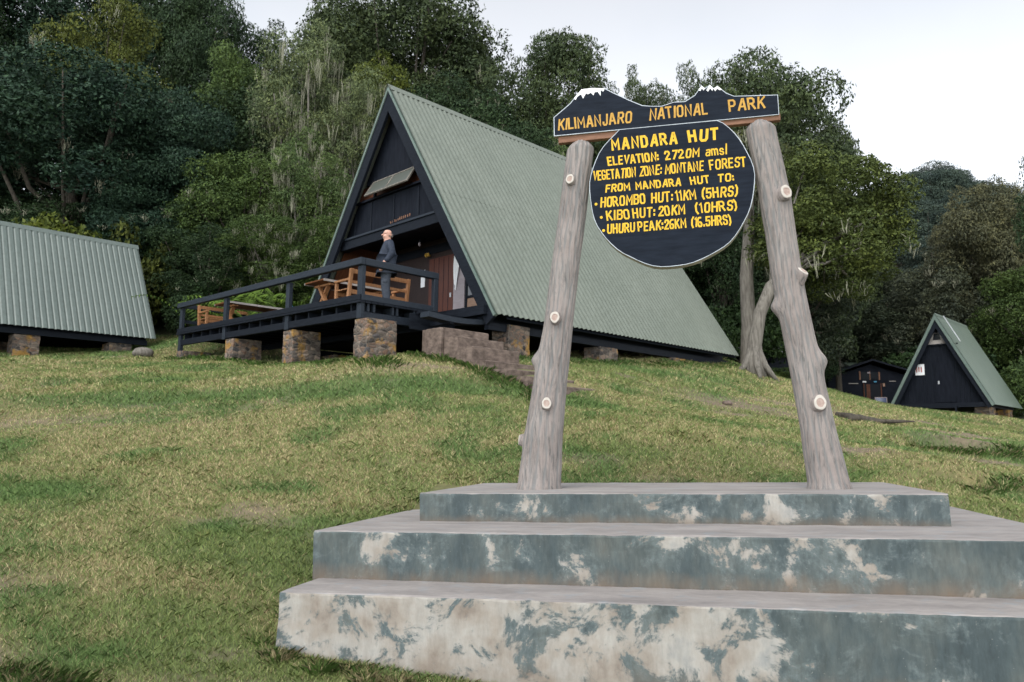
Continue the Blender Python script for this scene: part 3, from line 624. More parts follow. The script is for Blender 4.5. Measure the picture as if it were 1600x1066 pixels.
write(W_([('KIBO', 565, 688), ('HUT:', 702, 818), ('20KM', 835, 972), ('(10HRS)', 1024, 1232)]), 3.456, .112, roundb, M['yellow'], YD, .18)
write(W_([('UHURU', 565, 712), ('PEAK:', 726, 858), ('26KM', 862, 975), ('(16.5HRS)', 998, 1200)]), 3.310, .108, roundb, M['yellow'], YD, .18)
for bx, bz in ((511, 3.648), (537, 3.498), (547, 3.352)):
    mb = MB(); mb.add([(zx(bx) + .016 * math.cos(k * .7854), YD - .002, bz + .016 * math.sin(k * .7854)) for k in range(8)], [tuple(range(8))]); mb.build('bullet_dot', M['yellow'], roundb, SO)

# ------------------------------------------------------------------ main lodge (local x along the ridge, y across the gable to the left)
ZB = 3.5
HM = Matrix.Translation((-.37, 16.8, ZB)) @ Matrix.Rotation(R(45), 4, 'Z')
O = (0, 0, -ZB)
lodge = empty('a_frame_lodge', None, 'large A-frame lodge with green corrugated roof and black railed deck on stone piers', 'lodge', mat=HM)
HW, EZ, AZ, LN = 4.43, 4.43, 11.31, 10.97
def roof_sheet(name, side, hw, ez, az, ln, mat_, parent, off, period=.176, amp=.02, x0=0.0, joint=None, shape='sine', lift=0.0):
    """corrugated slope; side -1 = right slope (y from 0), +1 = left slope (y from 2hw)"""
    mb = MB(); ye = hw + side * hw; nrm = Vector((0, side * (az - ez), hw)).normalized()
    st = 8 if shape == 'sine' else 14; n = int(ln / period * st); parts = [(0, .5, 0.0), (.49, 1, .004)] if joint else [(0, 1, 0)]
    for (a, b_, lf) in parts:
        rows = []
        for s in np.linspace(a, b_, 7):
            rw = []
            for i in range(n + 1):
                x = x0 + ln * i / n; ph = 2 * math.pi * (x - x0) / period
                c = math.cos(ph); c = max(-.75, min(.75, c * 1.4)) if shape == 'trap' else c
                if shape == 'groove': c = 1 - 2 * math.exp(-((ph / (2 * math.pi) % 1 - .5) / .13) ** 2)
                sag = .0 * mnoise.noise(Vector((x * .6, s * 3, 1.7)))
                q = Vector((x, hw + (ye - hw) * (1 - s), az + (ez - az) * (1 - s))) + nrm * (amp * c + lf * (1 - 0) * (1 if s >= .485 and lf else 0) + sag + lift)
                rw.append(q)
            rows.append(rw)
        mb.grid(rows, side > 0)
    o = mb.build(name, mat_, parent, off, smooth=True)
    md = o.modifiers.new('thickness', 'SOLIDIFY'); md.thickness = .004; md.offset = 0; md.use_rim = False
    return o
rs = roof_sheet('roof_slope', -1, HW, EZ, AZ, LN, M['roof'], lodge, O, joint=True)
roof_sheet('roof_slope', 1, HW, EZ, AZ, LN, M['roof'], lodge, O, period=.176, joint=True)
def ridge(name, hw, az, slope, ln, mat_, parent, off, wd=.22, up_=.035, x0=-.02):
    mb = MB(); s = Vector((0, 1, -slope)).normalized() * wd; s2 = Vector((0, -1, -slope)).normalized() * wd
    for x_ in (0,):
        a = [Vector((x0, hw, az + up_)) + s2, Vector((x0, hw, az + up_)), Vector((x0, hw, az + up_)) + s]
        b_ = [q + Vector((ln + .04, 0, 0)) for q in a]
        mb.grid([a, b_])
    o = mb.build(name, mat_, parent, off); md = o.modifiers.new('thickness', 'SOLIDIFY'); md.thickness = .006; return o
SL = (AZ - EZ) / HW
ridge('ridge_cap', HW, AZ, SL, LN, M['roof'], lodge, O)
yr = lambda z, side=-1: (z - EZ) / SL if side < 0 else 2 * HW - (z - EZ) / SL      # y of the roof plane at height z
# pale verge strips and dark bargeboards under the near edge
def rake(name, side, xa, xb, d0, d1, mat_, par=lodge):
    """strip following the roof slope between depths d0..d1 below the sheet"""
    mb = MB(); nrm = Vector((0, side * (AZ - EZ), HW)).normalized()
    e = Vector((0, HW + side * HW, EZ)); a = Vector((0, HW, AZ))
    q = []
    for dd_ in (d0, d1):
        # intersect the offset line with the centre plane so both rakes meet cleanly
        zc = AZ - dd_ / nrm.z; ee = e - nrm * dd_
        q.append((Vector((0, HW, zc)), ee))
    poly = [q[0][0], q[0][1], q[1][1], q[1][0]]
    mb.prism([Vector((xa, v_.y, v_.z)) for v_ in poly], (xb - xa, 0, 0)); return mb.build(name, mat_, par, O)
for sd_ in (-1, 1):
    rake('verge_trim', sd_, -.012, .09, .024, .085, M['fascia'])
    rake('bargeboard', sd_, .02, .10, .087, .40, M['dark_wood'])
    rake('roof_lining', sd_, .45, LN - .05, .10, .13, M['lining'] if sd_ > 0 else M['dark_wood'])
# gable wall above the beam
gp = lambda x, z0, z1, ins: [(x, yr(z0) + ins, z0), (x, 2 * HW - yr(z0) - ins, z0), (x, 2 * HW - yr(z1) - ins, z1), (x, yr(z1) + ins, z1)]
INS = .17
mb = MB(); mb.prism(gp(.34, 7.30, 8.30, INS), (.06, 0, 0)); 
zt = AZ - .30; mb.prism([(.34, yr(8.90) + INS, 8.90), (.34, 2 * HW - yr(8.90) - INS, 8.90), (.34, HW, zt - .05)], (.06, 0, 0))
gw = mb.build('gable_wall', M['gable'], lodge, O)
for yy in (2.55, 3.35, 4.43, 5.5, 6.3): MB().box(.318, .342, yy - .03, yy + .03, 7.34, min(8.28, EZ + SL * (min(yy, 2 * HW - yy) - INS) - .05)).build('cover_batten', M['dark_wood'], gw, O)
MB().box(.20, .44, yr(7.3) + .18, 2 * HW - yr(7.3) - .18, 7.04, 7.30).build('porch_beam', M['dark_wood'], lodge, O, bevel=.01)
MB().box(.16, .36, yr(7.3) + .22, 2 * HW - yr(7.3) - .22, 7.302, 7.36).build('beam_cap', M['rail'], lodge, O)
MB().box(.24, .42, yr(8.3) + .2, 2 * HW - yr(8.3) - .2, 8.302, 8.36).build('window_ledge', M['gable'], lodge, O)
MB().box(.33, .42, yr(8.9) + .2, 2 * HW - yr(8.9) - .2, 8.80, 8.898).build('window_head', M['gable'], lodge, O)
# window strip: fixed panes at the sides and a propped-open sash in the middle
win = MB().box(.425, .445, 3.0, 5.6, 8.365, 8.40).box(.38, .424, 3.16, 3.22, 8.362, 8.798).box(.38, .424, 5.45, 5.51, 8.362, 8.798).build('strip_window', M['dark_wood'], lodge, O)
mb = MB(); mb.prism([(.396, 2.80, 8.364), (.396, 3.158, 8.364), (.396, 3.158, 8.796), (.396, 3.07, 8.796)], (.006, 0, 0)); mb.build('pane', M['glass'], win, O)
mb = MB(); mb.prism([(.396, 5.512, 8.364), (.396, 6.30, 8.364), (.396, 6.02, 8.796), (.396, 5.512, 8.796)], (.006, 0, 0)); mb.build('pane', M['brown_wall'], win, O)
MB().box(.45, .47, 3.23, 5.44, 8.364, 8.796).build('red_inner_board', M['brown_wall'], win, O)
sash_t, sash_b = Vector((.30, 0, 8.82)), Vector((.0, 0, 8.34)); sdv = (sash_b - sash_t)
mb = MB()
for (ya, yb) in ((3.44, 3.50), (4.38, 4.45), (5.34, 5.40)): mb.bar(sash_t + Vector((0, (ya + yb) / 2, 0)), sash_b + Vector((0, (ya + yb) / 2, 0)), yb - ya, .035, (1, 0, 1))
for f_ in (.04, .96):
    c0 = sash_t + sdv * f_; mb.bar(c0 + Vector((0, 3.50, .001)), c0 + Vector((0, 5.34, .001)), .05, .037, Vector((.30, 0, .48)).cross((0, 1, 0)))
sash = mb.build('open_sash', M['lining'] if False else M['bark_grey'], lodge, O)
for ya, yb in ((3.502, 4.378), (4.452, 5.338)):
    a, b_ = sash_t + sdv * .08, sash_b - sdv * .08; nn = Vector((sdv.z, 0, -sdv.x)).normalized() * .006
    mb = MB(); mb.prism([a + Vector((0, ya, 0)), a + Vector((0, yb, 0)), b_ + Vector((0, yb, 0)), b_ + Vector((0, ya, 0))], nn); mb.build('pane', M['glass_green'], sash, O)
# small faded carving over the beam (too worn to read)
random.seed(3); mb = MB(); yy = 4.55
for k in range(11):
    hh = random.uniform(.05, .09); mb.box(.331, .339, yy, yy + .035, 7.47 + .004 * k, 7.47 + .004 * k + hh); yy -= random.uniform(.07, .10)
mb.build('worn_carving', M['plank_brown'], gw, O)
# recessed porch wall, door, window
XW = 1.75
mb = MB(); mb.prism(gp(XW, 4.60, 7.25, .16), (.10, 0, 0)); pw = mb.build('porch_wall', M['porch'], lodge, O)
mb = MB(); mb.prism(gp(.46, 7.262, 7.32, .22)[:2] + [(XW - .02, 2 * HW - yr(7.262) - .22, 7.262), (XW - .02, yr(7.262) + .22, 7.262)], (0, 0, .05)); mb.build('porch_ceiling', M['dark_wood'], lodge, O)
MB().box(XW - .03, XW - .004, 2.05, 6.8, 6.86, 7.10).build('wall_rail', M['dark_wood'], pw, O)
dr = MB().box(XW - .035, XW - .004, 3.50, 4.56, 4.60, 6.70).build('door', M['door_red'], lodge, O)
mb = MB()
for yy in (3.70, 3.91, 4.12, 4.33): mb.box(XW - .040, XW - .0352, yy, yy + .014, 4.62, 6.68)
mb.build('door_groove', M['dark_wood'], dr, O)
MB().box(XW - .055, XW - .0355, 3.56, 3.62, 5.5, 5.62).build('handle', M['metal'], dr, O)
MB().box(XW - .06, XW - .004, 3.0, 3.46, 4.60, 6.62).build('door_jamb', M['pale_panel'], lodge, O, label='pale lilac door leaf folded against the wall')
pwn = MB().box(XW - .04, XW - .004, 2.92, 2.99, 4.60, 6.3).box(XW - .04, XW - .004, 1.75, 2.915, 5.38, 5.45).box(XW - .04, XW - .004, 1.75, 2.915, 6.22, 6.29).build('porch_window', M['dark_wood'], lodge, O)
MB().box(XW - .022, XW - .012, 1.9, 2.91, 5.452, 6.218).build('pane', M['glass'], pwn, O)
MB().box(XW - .024, XW - .004, 1.2, 2.915, 4.62, 5.378).build('tan_panel', M['tan_panel'], pwn, O)
mb = MB()
for (ya, yb, za, zb) in ((2.45, 2.62, 5.58, 5.68), (2.28, 2.42, 5.55, 5.62), (2.62, 2.70, 5.75, 5.95)): mb.box(XW - .030, XW - .0262, ya, yb, za, zb)
mb.build('painted_reflection', M['white'], pwn, O)  # small white flats painting reflections onto the dark pane
mb = MB(); mb.grid([[(XW - .09 - .02 * math.sin(k * 1.9 + j), 3.42 - .045 * k * (1 - .25 * j), 6.62 - .22 * j - .015 * k * j) for k in range(8)] for j in range(4)]); cu = mb.build('hanging_cloth', M['white'], None, O, smooth=True)
cu.matrix_world = HM; tag(cu, 'white cloth hanging beside the lodge door on the porch', 'cloth')
nt_ = MB().box(XW - .012, XW - .003, 4.78, 4.96, 5.95, 6.45).build('paper_notice', M['paper'], None, O); nt_.matrix_world = HM; tag(nt_, 'narrow white notice pinned on the porch wall left of the red door', 'notice')
fl = empty('dried_flowers', HM @ Vector((XW - .12, 4.55, 6.76 - ZB)), 'small bunch of yellowish dried flowers over the lodge door', 'flowers')
random.seed(4)
for nm_, mt_, nn_, rr_ in (('blossom', 'ochre', 9, .035), ('stalk', 'lichen', 7, .012)):
    mb = MB()
    for k in range(nn_):
        c = Vector((random.uniform(-.05, .05), random.uniform(-.16, .16), random.uniform(0, .10)))
        mb.tube([c - Vector((0, 0, rr_)), c, c + Vector((0, 0, rr_))], [rr_ * .5, rr_, rr_ * .4], 6)
    mb.build(nm_, M[mt_], fl)
lb_ = empty('hanging_bulb', HM @ Vector((.95, 4.05, 7.26 - ZB)), 'bare bulb hanging from the dark porch ceiling beside the man', 'light bulb')
MB().tube([(0, 0, 0), (0, 0, -.22)], [.008, .008], 6).tube([(0, 0, -.22), (0, 0, -.28)], [.022, .026], 8).build('flex', M['dark_wood'], lb_)
mb = MB(); mb.tube([(0, 0, -.28), (0, 0, -.32), (0, 0, -.36), (0, 0, -.40)], [.02, .04, .042, .015], 10); mb.build('glass_bulb', M['pale_panel'], lb_, smooth=True)
# floor, sill, eave beams, back wall
MB().box(.10, LN - .1, .55, 2 * HW - .55, 4.30, 4.58).build('floor', M['dark_wood'], lodge, O)
MB().box(-.10, .098, .30, 2 * HW - .3, 4.44, 4.66).build('gable_sill', M['dark_wood'], lodge, O)
for yy in (.36, 2 * HW - .5): MB().box(.12, LN - .1, yy, yy + .14, 4.12, 4.29).build('eave_beam', M['dark_wood'], lodge, O)
mb = MB(); mb.prism([(LN - .3, .25, 4.5), (LN - .3, 2 * HW - .25, 4.5), (LN - .3, HW, AZ - .3)], (.08, 0, 0)); mb.build('back_wall', M['gable'], lodge, O)
def pier(x0, x1, y0, y1, zt, parent, frame_, off, nm='stone_pier'):
    mb = MB(); cx, cy = (x0 + x1) / 2, (y0 + y1) / 2; g = frame_ @ Vector((cx, cy, 0)); zb = h1(g.x, g.y) - .5
    N = 12; random.seed(int((x0 + 9) * 77 + y0 * 13)); rows = []
    loop = [(x0 + (x1 - x0) * k / 5, y0) for k in range(5)] + [(x1, y0 + (y1 - y0) * k / 5) for k in range(5)] + [(x1 - (x1 - x0) * k / 5, y1) for k in range(5)] + [(x0, y1 - (y1 - y0) * k / 5) for k in range(5)]
    for i in range(N + 1):
        z = zb + (zt - zb) * i / N
        rows.append([(x + .030 * mnoise.noise(Vector((x * 4, y * 4, z * 5))) + (x - cx) * .04 * (1 - i / N), y + .030 * mnoise.noise(Vector((x * 4 + 9, y * 4, z * 5))) + (y - cy) * .04 * (1 - i / N), z + (.012 * mnoise.noise(Vector((x * 5, y * 5, 3))) if i == N else 0)) for x, y in loop])
    n = len(loop); vs = [q for rw in rows for q in rw]
    fs = [(i * n + k, i * n + (k + 1) % n, (i + 1) * n + (k + 1) % n, (i + 1) * n + k) for i in range(N) for k in range(n)] + [tuple(N * n + k for k in range(n))]
    mb.add(vs, fs); return mb.build(nm, M['stone'], parent, off)
for (a, b_, t_) in ((.70, 1.42, 4.33), (4.1, 4.85, 4.11), (7.5, 8.25, 4.11)):
    pier(a, b_, .30, .85, t_ if t_ < 4.3 else 4.295, lodge, HM, O)
    pier(a, b_, 2 * HW - 1.2, 2 * HW - .4, 4.11, lodge, HM, O)
# deck
DX0, DY0, DY1 = -2.53, 1.56, 11.36
dz = lambda y: .017 * (y - DY0)                      # the old deck runs slightly uphill to its far end
def dbar(mb, x0, x1, ya, yb, za, zb):                # board along y following the deck's fall
    vs = []
    for y in (ya, yb):
        for x, z in ((x0, za), (x1, za), (x1, zb), (x0, zb)): vs.append((x, y, z + dz(y)))
    mb.add(vs, [(0, 1, 2, 3), (7, 6, 5, 4), (0, 4, 5, 1), (1, 5, 6, 2), (2, 6, 7, 3), (3, 7, 4, 0)])
mb = MB(); xx = DX0 - .05
random.seed(6)
while xx < .02 - .15:
    dbar(mb, xx, xx + .145, DY0 - .05 + random.uniform(-.015, .015), DY1 + .03, 4.52, 4.565); xx += .155
deck = mb.build('deck', M['dark_wood'], lodge, O)
mb = MB(); yj = DY0 + .4
while yj < DY1: dbar(mb, DX0 + .05, -.1, yj, yj + .06, 4.36, 4.518); yj += .6
mb.build('joist', M['dark_wood'], deck, O)
for xx in (-2.35, -2.20, -1.70, -1.58, -1.10, -.98): MB().box(xx, xx + .055, DY0 + .0, DY0 + .35, 4.345, 4.517).build('joist_end', M['rail'], deck, O)
mb = MB(); dbar(mb, DX0 + .02, DX0 + .12, DY0 + .1, DY1 - .02, 4.20, 4.37); mb.build('front_beam', M['dark_wood'], deck, O, bevel=.008)
MB().box(DX0 + .1, .0, DY0 + .02, DY0 + .11, 4.16, 4.34).build('side_beam', M['rail'], deck, O, bevel=.008)
mb = MB(); dbar(mb, -.4, -.3, DY0 + .1, DY1, 4.18, 4.35); mb.build('rear_beam', M['dark_wood'], deck, O)
rl = []
mb = MB(); dbar(mb, DX0 - .07, DX0 + .05, DY0 - .06, DY1 + .05, 5.345, 5.50); mb.build('top_rail', M['rail'], deck, O, bevel=.012)
mb = MB(); dbar(mb, DX0 - .045, DX0 + .0, DY0 - .02, DY1, 4.57, 4.70); mb.build('bottom_rail', M['dark_wood'], deck, O, bevel=.008)
MB().box(DX0 + .052, -.42, DY0 - .06, DY0 + .06, 5.345, 5.50).build('top_rail', M['rail'], deck, O, bevel=.012)
MB().box(DX0 + .005, -.42, DY0 - .045, DY0 + .0, 4.57, 4.70).build('bottom_rail', M['rail'], deck, O, bevel=.008)
mb = MB(); mb.bar((DX0 + .06, DY1 - .02, 5.43 + dz(DY1)), (-.1, DY1 - .02, 5.43 + dz(DY1)), .09, .13); mb.build('top_rail', M['rail'], deck, O)
mb = MB(); mb.bar((DX0 + .06, DY1 - .02, 4.95 + dz(DY1)), (-.1, DY1 - .02, 4.95 + dz(DY1)), .05, .10); mb.build('middle_rail', M['rail'], deck, O)
for yy, zz in ((DY0 + .07, 4.18), (4.75, 4.17), (8.22, 4.17), (DY1 - .1, 3.95)):
    MB().box(DX0 - .0, DX0 + .10, yy - .085, yy + .085, zz + dz(yy), 5.343 + dz(yy)).build('railing_post', M['rail'], deck, O, bevel=.008)
MB().box(-.56, -.43, DY0 - .055, DY0 + .055, 4.57, 5.343).build('railing_post', M['rail'], deck, O, bevel=.008)
for yy in (5.6, 9.6): MB().box(-.16, -.06, yy - .06, yy + .06, 4.57 + dz(yy), 5.2).build('railing_post', M['rail'], deck, O)
for (a, b_, xl, t_) in ((1.22, 1.72, .72, 4.155), (4.32, 4.80, .72, 4.19), (7.50, 7.98, .78, 4.26), (10.85, 11.32, .85, 4.18)):
    pier(DX0 - .02, DX0 + xl, a, b_, t_, lodge, HM, O)
# wooden treads that lead from the concrete steps to the porch
mb = MB(); n = 10
for i in range(n):
    f0, f1 = i / n, (i + 1) / n; g = lambda f: (-1.52 + 1.72 * f, .62, 4.285 - .055 * math.sin(math.pi * f) + .02 * f)
    mb.bar(g(f0), g(f1), .30, .115)
mb.build('warped_tread', M['rail'], lodge, O)
MB().box(-1.25, -.12, .98, 1.26, 4.40, 4.45).box(-.9, -.8, .5, 1.2, 4.15, 4.23).build('wooden_tread', M['dark_wood'], lodge, O)
MB().box(-1.4, -.1, 1.28, 1.32, 4.05, 4.40).build('riser_board', M['dark_wood'], lodge, O)

# ------------------------------------------------------------------ concrete steps up to the porch
st_o = empty('concrete_steps', None, 'worn pinkish concrete steps climbing the grass bank to the lodge porch', 'steps', mat=HM)
SV = [(.25, 4.0, -1.27, .02), (-.21, 3.77, -1.29, .05), (-.69, 3.52, -1.31, .06), (-1.18, 3.19, -1.38, .06), (-1.68, 3.0, -1.30, .1), (-2.2, 2.83, -1.24, .12), (-2.72, 2.64, -1.17, .2)]
for k, (vv, zz, ua, ub) in enumerate(SV):
    nxt = SV[k - 1][0] if k else vv + .75
    mb = MB(); n = 14; random.seed(k); rows = []
    for i in range(n + 1):
        x = ua + (ub - ua) * i / n; jx = lambda s: .012 * mnoise.noise(Vector((x * 3, s * 2.2, k * 4.4)))
        rows.append([(x, vv + jx(1), zz - 1.0), (x, vv + jx(2), zz - .09), (x, vv + jx(3) + .002, zz - .02), (x, vv + .02 + jx(4), zz + jx(5) * .5), (x, nxt - .004, zz + jx(6) * .5), (x, nxt - .004, zz - 1.0)])
    mb.grid(rows); mb.add(rows[0], [(0, 1, 2, 3, 4, 5)]); mb.add(rows[-1], [(0, 1, 2, 3, 4, 5)])
    mb.build('step', M['concrete_step'], st_o, O)
mb = MB(); mb.box(-1.40, -1.285, .22, .74, 2.9, 3.985); 
mb.build('cheek_wall', M['concrete_step'], st_o, O, bevel=.03)

# ------------------------------------------------------------------ deck furniture
DZ = lambda y: 4.566 + dz(y) - ZB
def bench_geo(name, x0, x1, yb, facing, label):
    """slatted timber bench along the deck; yb = y of the back, facing = +1 looks to +y"""
    t = empty(name, HM @ Vector(((x0 + x1) / 2, yb, DZ(yb))), label, 'bench', 'timber benches on the lodge deck'); t.rotation_euler = (0, 0, R(45))
    hl = (x1 - x0) / 2; f = facing
    for s in (-1, 1):
        x = s * (hl - .04)
        MB().bar((x, .02 * f, 0), (x, -.10 * f, .88), .075, .075, (1, 0, 0)).build('back_post', M['bench'], t, bevel=.006)
        MB().box(x - .035, x + .035, f * .50 - .035, f * .50 + .035, 0, .60).build('front_leg', M['bench'], t, bevel=.006)
        MB().bar((x, -.05 * f, .635), (x, .56 * f, .635), .08, .05).build('arm_rest', M['bench'], t, bevel=.006)
    MB().bar((-hl + .08, .50 * f, .36), (hl - .08, .50 * f, .36), .04, .09).bar((-hl + .08, 0, .36), (hl - .08, 0, .36), .04, .09).build('seat_rail', M['bench'], t)
    mb = MB()
    for k in range(4): mb.box(-hl + .02, hl - .02, min(f * (.06 + .125 * k), f * (.06 + .125 * k + .11)), max(f * (.06 + .125 * k), f * (.06 + .125 * k + .11)), .407, .437)
    mb.build('seat', M['bench'], t, bevel=.004)
    MB().bar((-hl + .08, -.085 * f, .82), (hl - .08, -.085 * f, .82), .035, .10).bar((-hl + .08, -.05 * f, .58), (hl - .08, -.05 * f, .58), .03, .07).build('backrest', M['bench'], t, bevel=.004)
    return t
bench_geo('timber_bench', -2.25, -.55, 2.55, 1, 'orange timber bench behind the standing man, back to the right rail')
bench_geo('timber_bench', -2.2, -.55, 10.75, -1, 'orange timber bench at the far left end of the lodge deck')
def table_geo(name, x0, x1, yc, label):
    t = empty(name, HM @ Vector(((x0 + x1) / 2, yc, DZ(yc))), label, 'table', 'dark timber tables on the lodge deck'); t.rotation_euler = (0, 0, R(45)); hl = (x1 - x0) / 2
    mb = MB()
    for k in range(5): mb.box(-hl, hl, -.42 + .17 * k, -.42 + .17 * k + .16, .735, .775)
    mb.build('tabletop', M['table'], t, bevel=.005)
    MB().box(-hl, hl, -.455, -.425, .72, .775).build('table_edge', M['table_edge'], t); MB().box(-hl, hl, .425, .455, .72, .775).build('table_edge', M['table_edge'], t)
    for s in (-1, 1):
        x = s * (hl - .25)
        MB().bar((x, -.36, 0), (x, .18, .72), .06, .10, (1, 0, 0)).bar((x + .061, .36, 0), (x + .061, -.18, .72), .06, .10, (1, 0, 0)).box(x - .03, x + .09, -.36, .36, .665, .718).build('crossed_legs', M['bench'], t)
    return t
table_geo('deck_table', -2.25, -.35, 4.0, 'dark timber table with crossed legs beside the bench near the man')
table_geo('deck_table', -2.25, -.35, 9.1, 'dark timber table with pale edges at the left end of the deck')
bt = empty('small_bottle', HM @ Vector((-2.3, 4.9, DZ(4.9))), 'tiny pale bottle standing on the deck near the table legs', 'bottle')
MB().tube([(0, 0, 0), (0, 0, .13), (0, 0, .17), (0, 0, .21)], [.035, .035, .015, .013], 10).build('body', M['pale_panel'], bt, smooth=True); MB().tube([(0, 0, .21), (0, 0, .235)], [.017, .017], 8).build('cap', M['blue'], bt)

# ------------------------------------------------------------------ left hut
ZL = 4.2
LMx = Matrix.Translation((-13.64, 27.0, 0)) @ Matrix.Rotation(R(45), 4, 'Z')       # origin at the visible ridge end
left = empty('green_roofed_hut', None, 'low grey-green corrugated A-frame hut at the left edge, raised on stone piers', 'hut', mat=Matrix.Translation((-13.64, 27.0, ZL)) @ Matrix.Rotation(R(45), 4, 'Z'))
lhw, lh, laz, lln = 2.465, 3.614, 8.457, 14.0
OL = (-lln, -lhw, -ZL)
roof_sheet('roof_slope', -1, lhw, laz - lh, laz, lln, M['roof_left'], left, OL, shape='groove', amp=.013)
roof_sheet('roof_slope', 1, lhw, laz - lh, laz, lln, M['roof_left'], left, OL, shape='groove', amp=.013)
ridge('ridge_cap', lhw, laz, lh / lhw, lln, M['roof_left'], left, OL, wd=.20)
lez = laz - lh
MB().box(.1, lln - .2, .35, 2 * lhw - .35, lez - .10, lez + .12).build('floor', M['dark_wood'], left, OL)
MB().box(.1, lln - .2, .22, .34, lez - .22, lez - .06).build('eave_beam', M['dark_wood'], left, OL)
for xx in (lln - .35, .3):
    mb = MB(); mb.prism([(xx, .2, lez + .1), (xx, 2 * lhw - .2, lez + .1), (xx, lhw, laz - .2)], (.06, 0, 0)); mb.build('gable_wall', M['gable'], left, OL)
LM2 = Matrix.Translation((-13.64, 27.0, 0)) @ Matrix.Rotation(R(45), 4, 'Z') @ Matrix.Translation((-lln, -lhw, 0))
for a in (lln - 1.35, lln - 4.0, lln - 6.6, lln - 9.2): pier(a, a + .68, .28, .95, lez - .225, left, LM2, OL); pier(a, a + .68, 2 * lhw - 1.0, 2 * lhw - .3, lez - .11, left, LM2, OL)
g = LM2 @ Vector((lln - 5.0, 1.6, 0))
lbx = empty('pale_crate', (g.x, g.y, h1(g.x, g.y)), 'pale low crate stored in the shade under the left hut', 'crate')
MB().box(-.5, .5, -.25, .25, .0, .30).build('body', M['pale_panel'], lbx, bevel=.02); MB().box(-.53, .53, -.28, .28, .30, .34).build('lid', M['pale_panel'], lbx, bevel=.01)

# ------------------------------------------------------------------ small hut on the right
ss = 34 / 32.0; saz, shw, shh, sln = 7.57, 2.135, 4.16, 5.02
zg = 2.6
SMx = Matrix.Translation((19.11, 34.0, zg)) @ Matrix.Rotation(R(45), 4, 'Z')
small = empty('small_a_frame_hut', None, 'small black A-frame hut with green roof behind the crest at the right edge', 'hut', mat=SMx)
OS = (0, -shw, -zg); sez = saz - shh; SS = shh / shw
for sd_ in (-1, 1): roof_sheet('roof_slope', sd_, shw, sez, saz, sln, M['roof_small'], small, OS, period=.3, amp=.006)
ridge('ridge_cap', shw, saz, SS, sln, M['roof_small'], small, OS, wd=.16)
def srake(name, side, xa, xb, d0, d1, mat_):
    nrm = Vector((0, side * shh, shw)).normalized(); e = Vector((0, shw + side * shw, sez)); poly = []
    A_ = [Vector((0, shw, saz - d / nrm.z)) for d in (d0, d1)]; B_ = [e - nrm * d for d in (d0, d1)]
    mb = MB(); mb.prism([Vector((xa, q.y, q.z)) for q in (A_[0], B_[0], B_[1], A_[1])], (xb - xa, 0, 0)); mb.build(name, mat_, small, OS)
for sd_ in (-1, 1): srake('verge_trim', sd_, -.03, .05, .01, .13, M['fascia']); srake('bargeboard', sd_, .02, .10, .132, .30, M['dark_wood'])
mb = MB(); ins = .2; mb.prism([(.35, ins, sez + .12), (.35, 2 * shw - ins, sez + .12), (.35, shw, saz - .38)], (.08, 0, 0)); sg = mb.build('front_wall', M['gable'], small, OS)
mb = MB(); yy = .5
while yy < 2 * shw - .4:
    ztop = sez + SS * (min(yy, 2 * shw - yy) - ins) - .12
    if ztop > sez + .5: mb.box(.33, .349, yy, yy + .035, sez + .15, min(ztop, saz - 1.45))
    yy += .165
mb.build('cover_batten', M['dark_wood'], sg, OS)
sdoor = MB().box(.305, .328, 1.55, 2.33, sez + .16, sez + 2.02).build('door', M['gable'], small, OS); MB().box(.29, .304, 2.18, 2.24, sez + .98, sez + 1.12).build('padlock', M['metal'], sdoor, OS)
MB().box(.26, .348, 1.35, 3.0, saz - 1.42, saz - 1.37).build('shelf_board', M['dark_wood'], small, OS)
sw = MB(); sw.prism([(.30, 1.72, saz - 1.36), (.30, 2.85, saz - 1.36), (.30, 2.52, saz - .86), (.30, 1.95, saz - .86)], (.03, 0, 0)); sw = sw.build('gable_window', M['table_edge'], small, OS)
mb = MB(); mb.prism([(.292, 2.02, saz - 1.18), (.292, 2.35, saz - 1.18), (.292, 2.30, saz - .88), (.292, 2.08, saz - .88)], (.006, 0, 0)); mb.build('pane', M['glass'], sw, OS)
pn = MB().box(.31, .326, 2.78, 3.17, sez + 1.42, sez + 1.92).build('wall_poster', M['paper'], None, OS); pn.matrix_world = SMx; tag(pn, 'white poster with red print fixed beside the door of the small hut', 'poster')
mb = MB()
for k in range(3): mb.box(.304, .309, 2.88 + .10 * k, 2.93 + .10 * k, sez + 1.55 + .03 * (k % 2), sez + 1.80)
mb.build('red_print', M['red'], pn, OS)
mb = MB()
mb.bar((.30, shw - .18, saz - .28), (.30, shw - .80, saz - .28 - .62 * SS), .10, .03, (0, .9, .45)); mb.build('white_flashing', M['metal'], small, (0, -shw - .10, -zg + .17))
MB().box(.1, sln - .1, .35, 2 * shw - .35, sez - .08, sez + .118).build('floor', M['dark_wood'], small, OS)
SM2 = SMx @ Matrix.Translation((0, -shw, -zg))
for a in (.45, 3.6): pier(a, a + .9, .32, .9, sez - .085, small, SM2, OS); pier(a, a + .7, 2 * shw - 1.0, 2 * shw - .4, sez - .085, small, SM2, OS)
MB().box(-.25, .1, 1.4, 2.5, sez - .12, sez - .07).box(-.45, -.4, 1.36, 1.42, sez - .75, sez - .1).box(-.75, -.4, 1.4, 2.5, sez - .38, sez - .33).build('entrance_step', M['dark_wood'], small, OS)

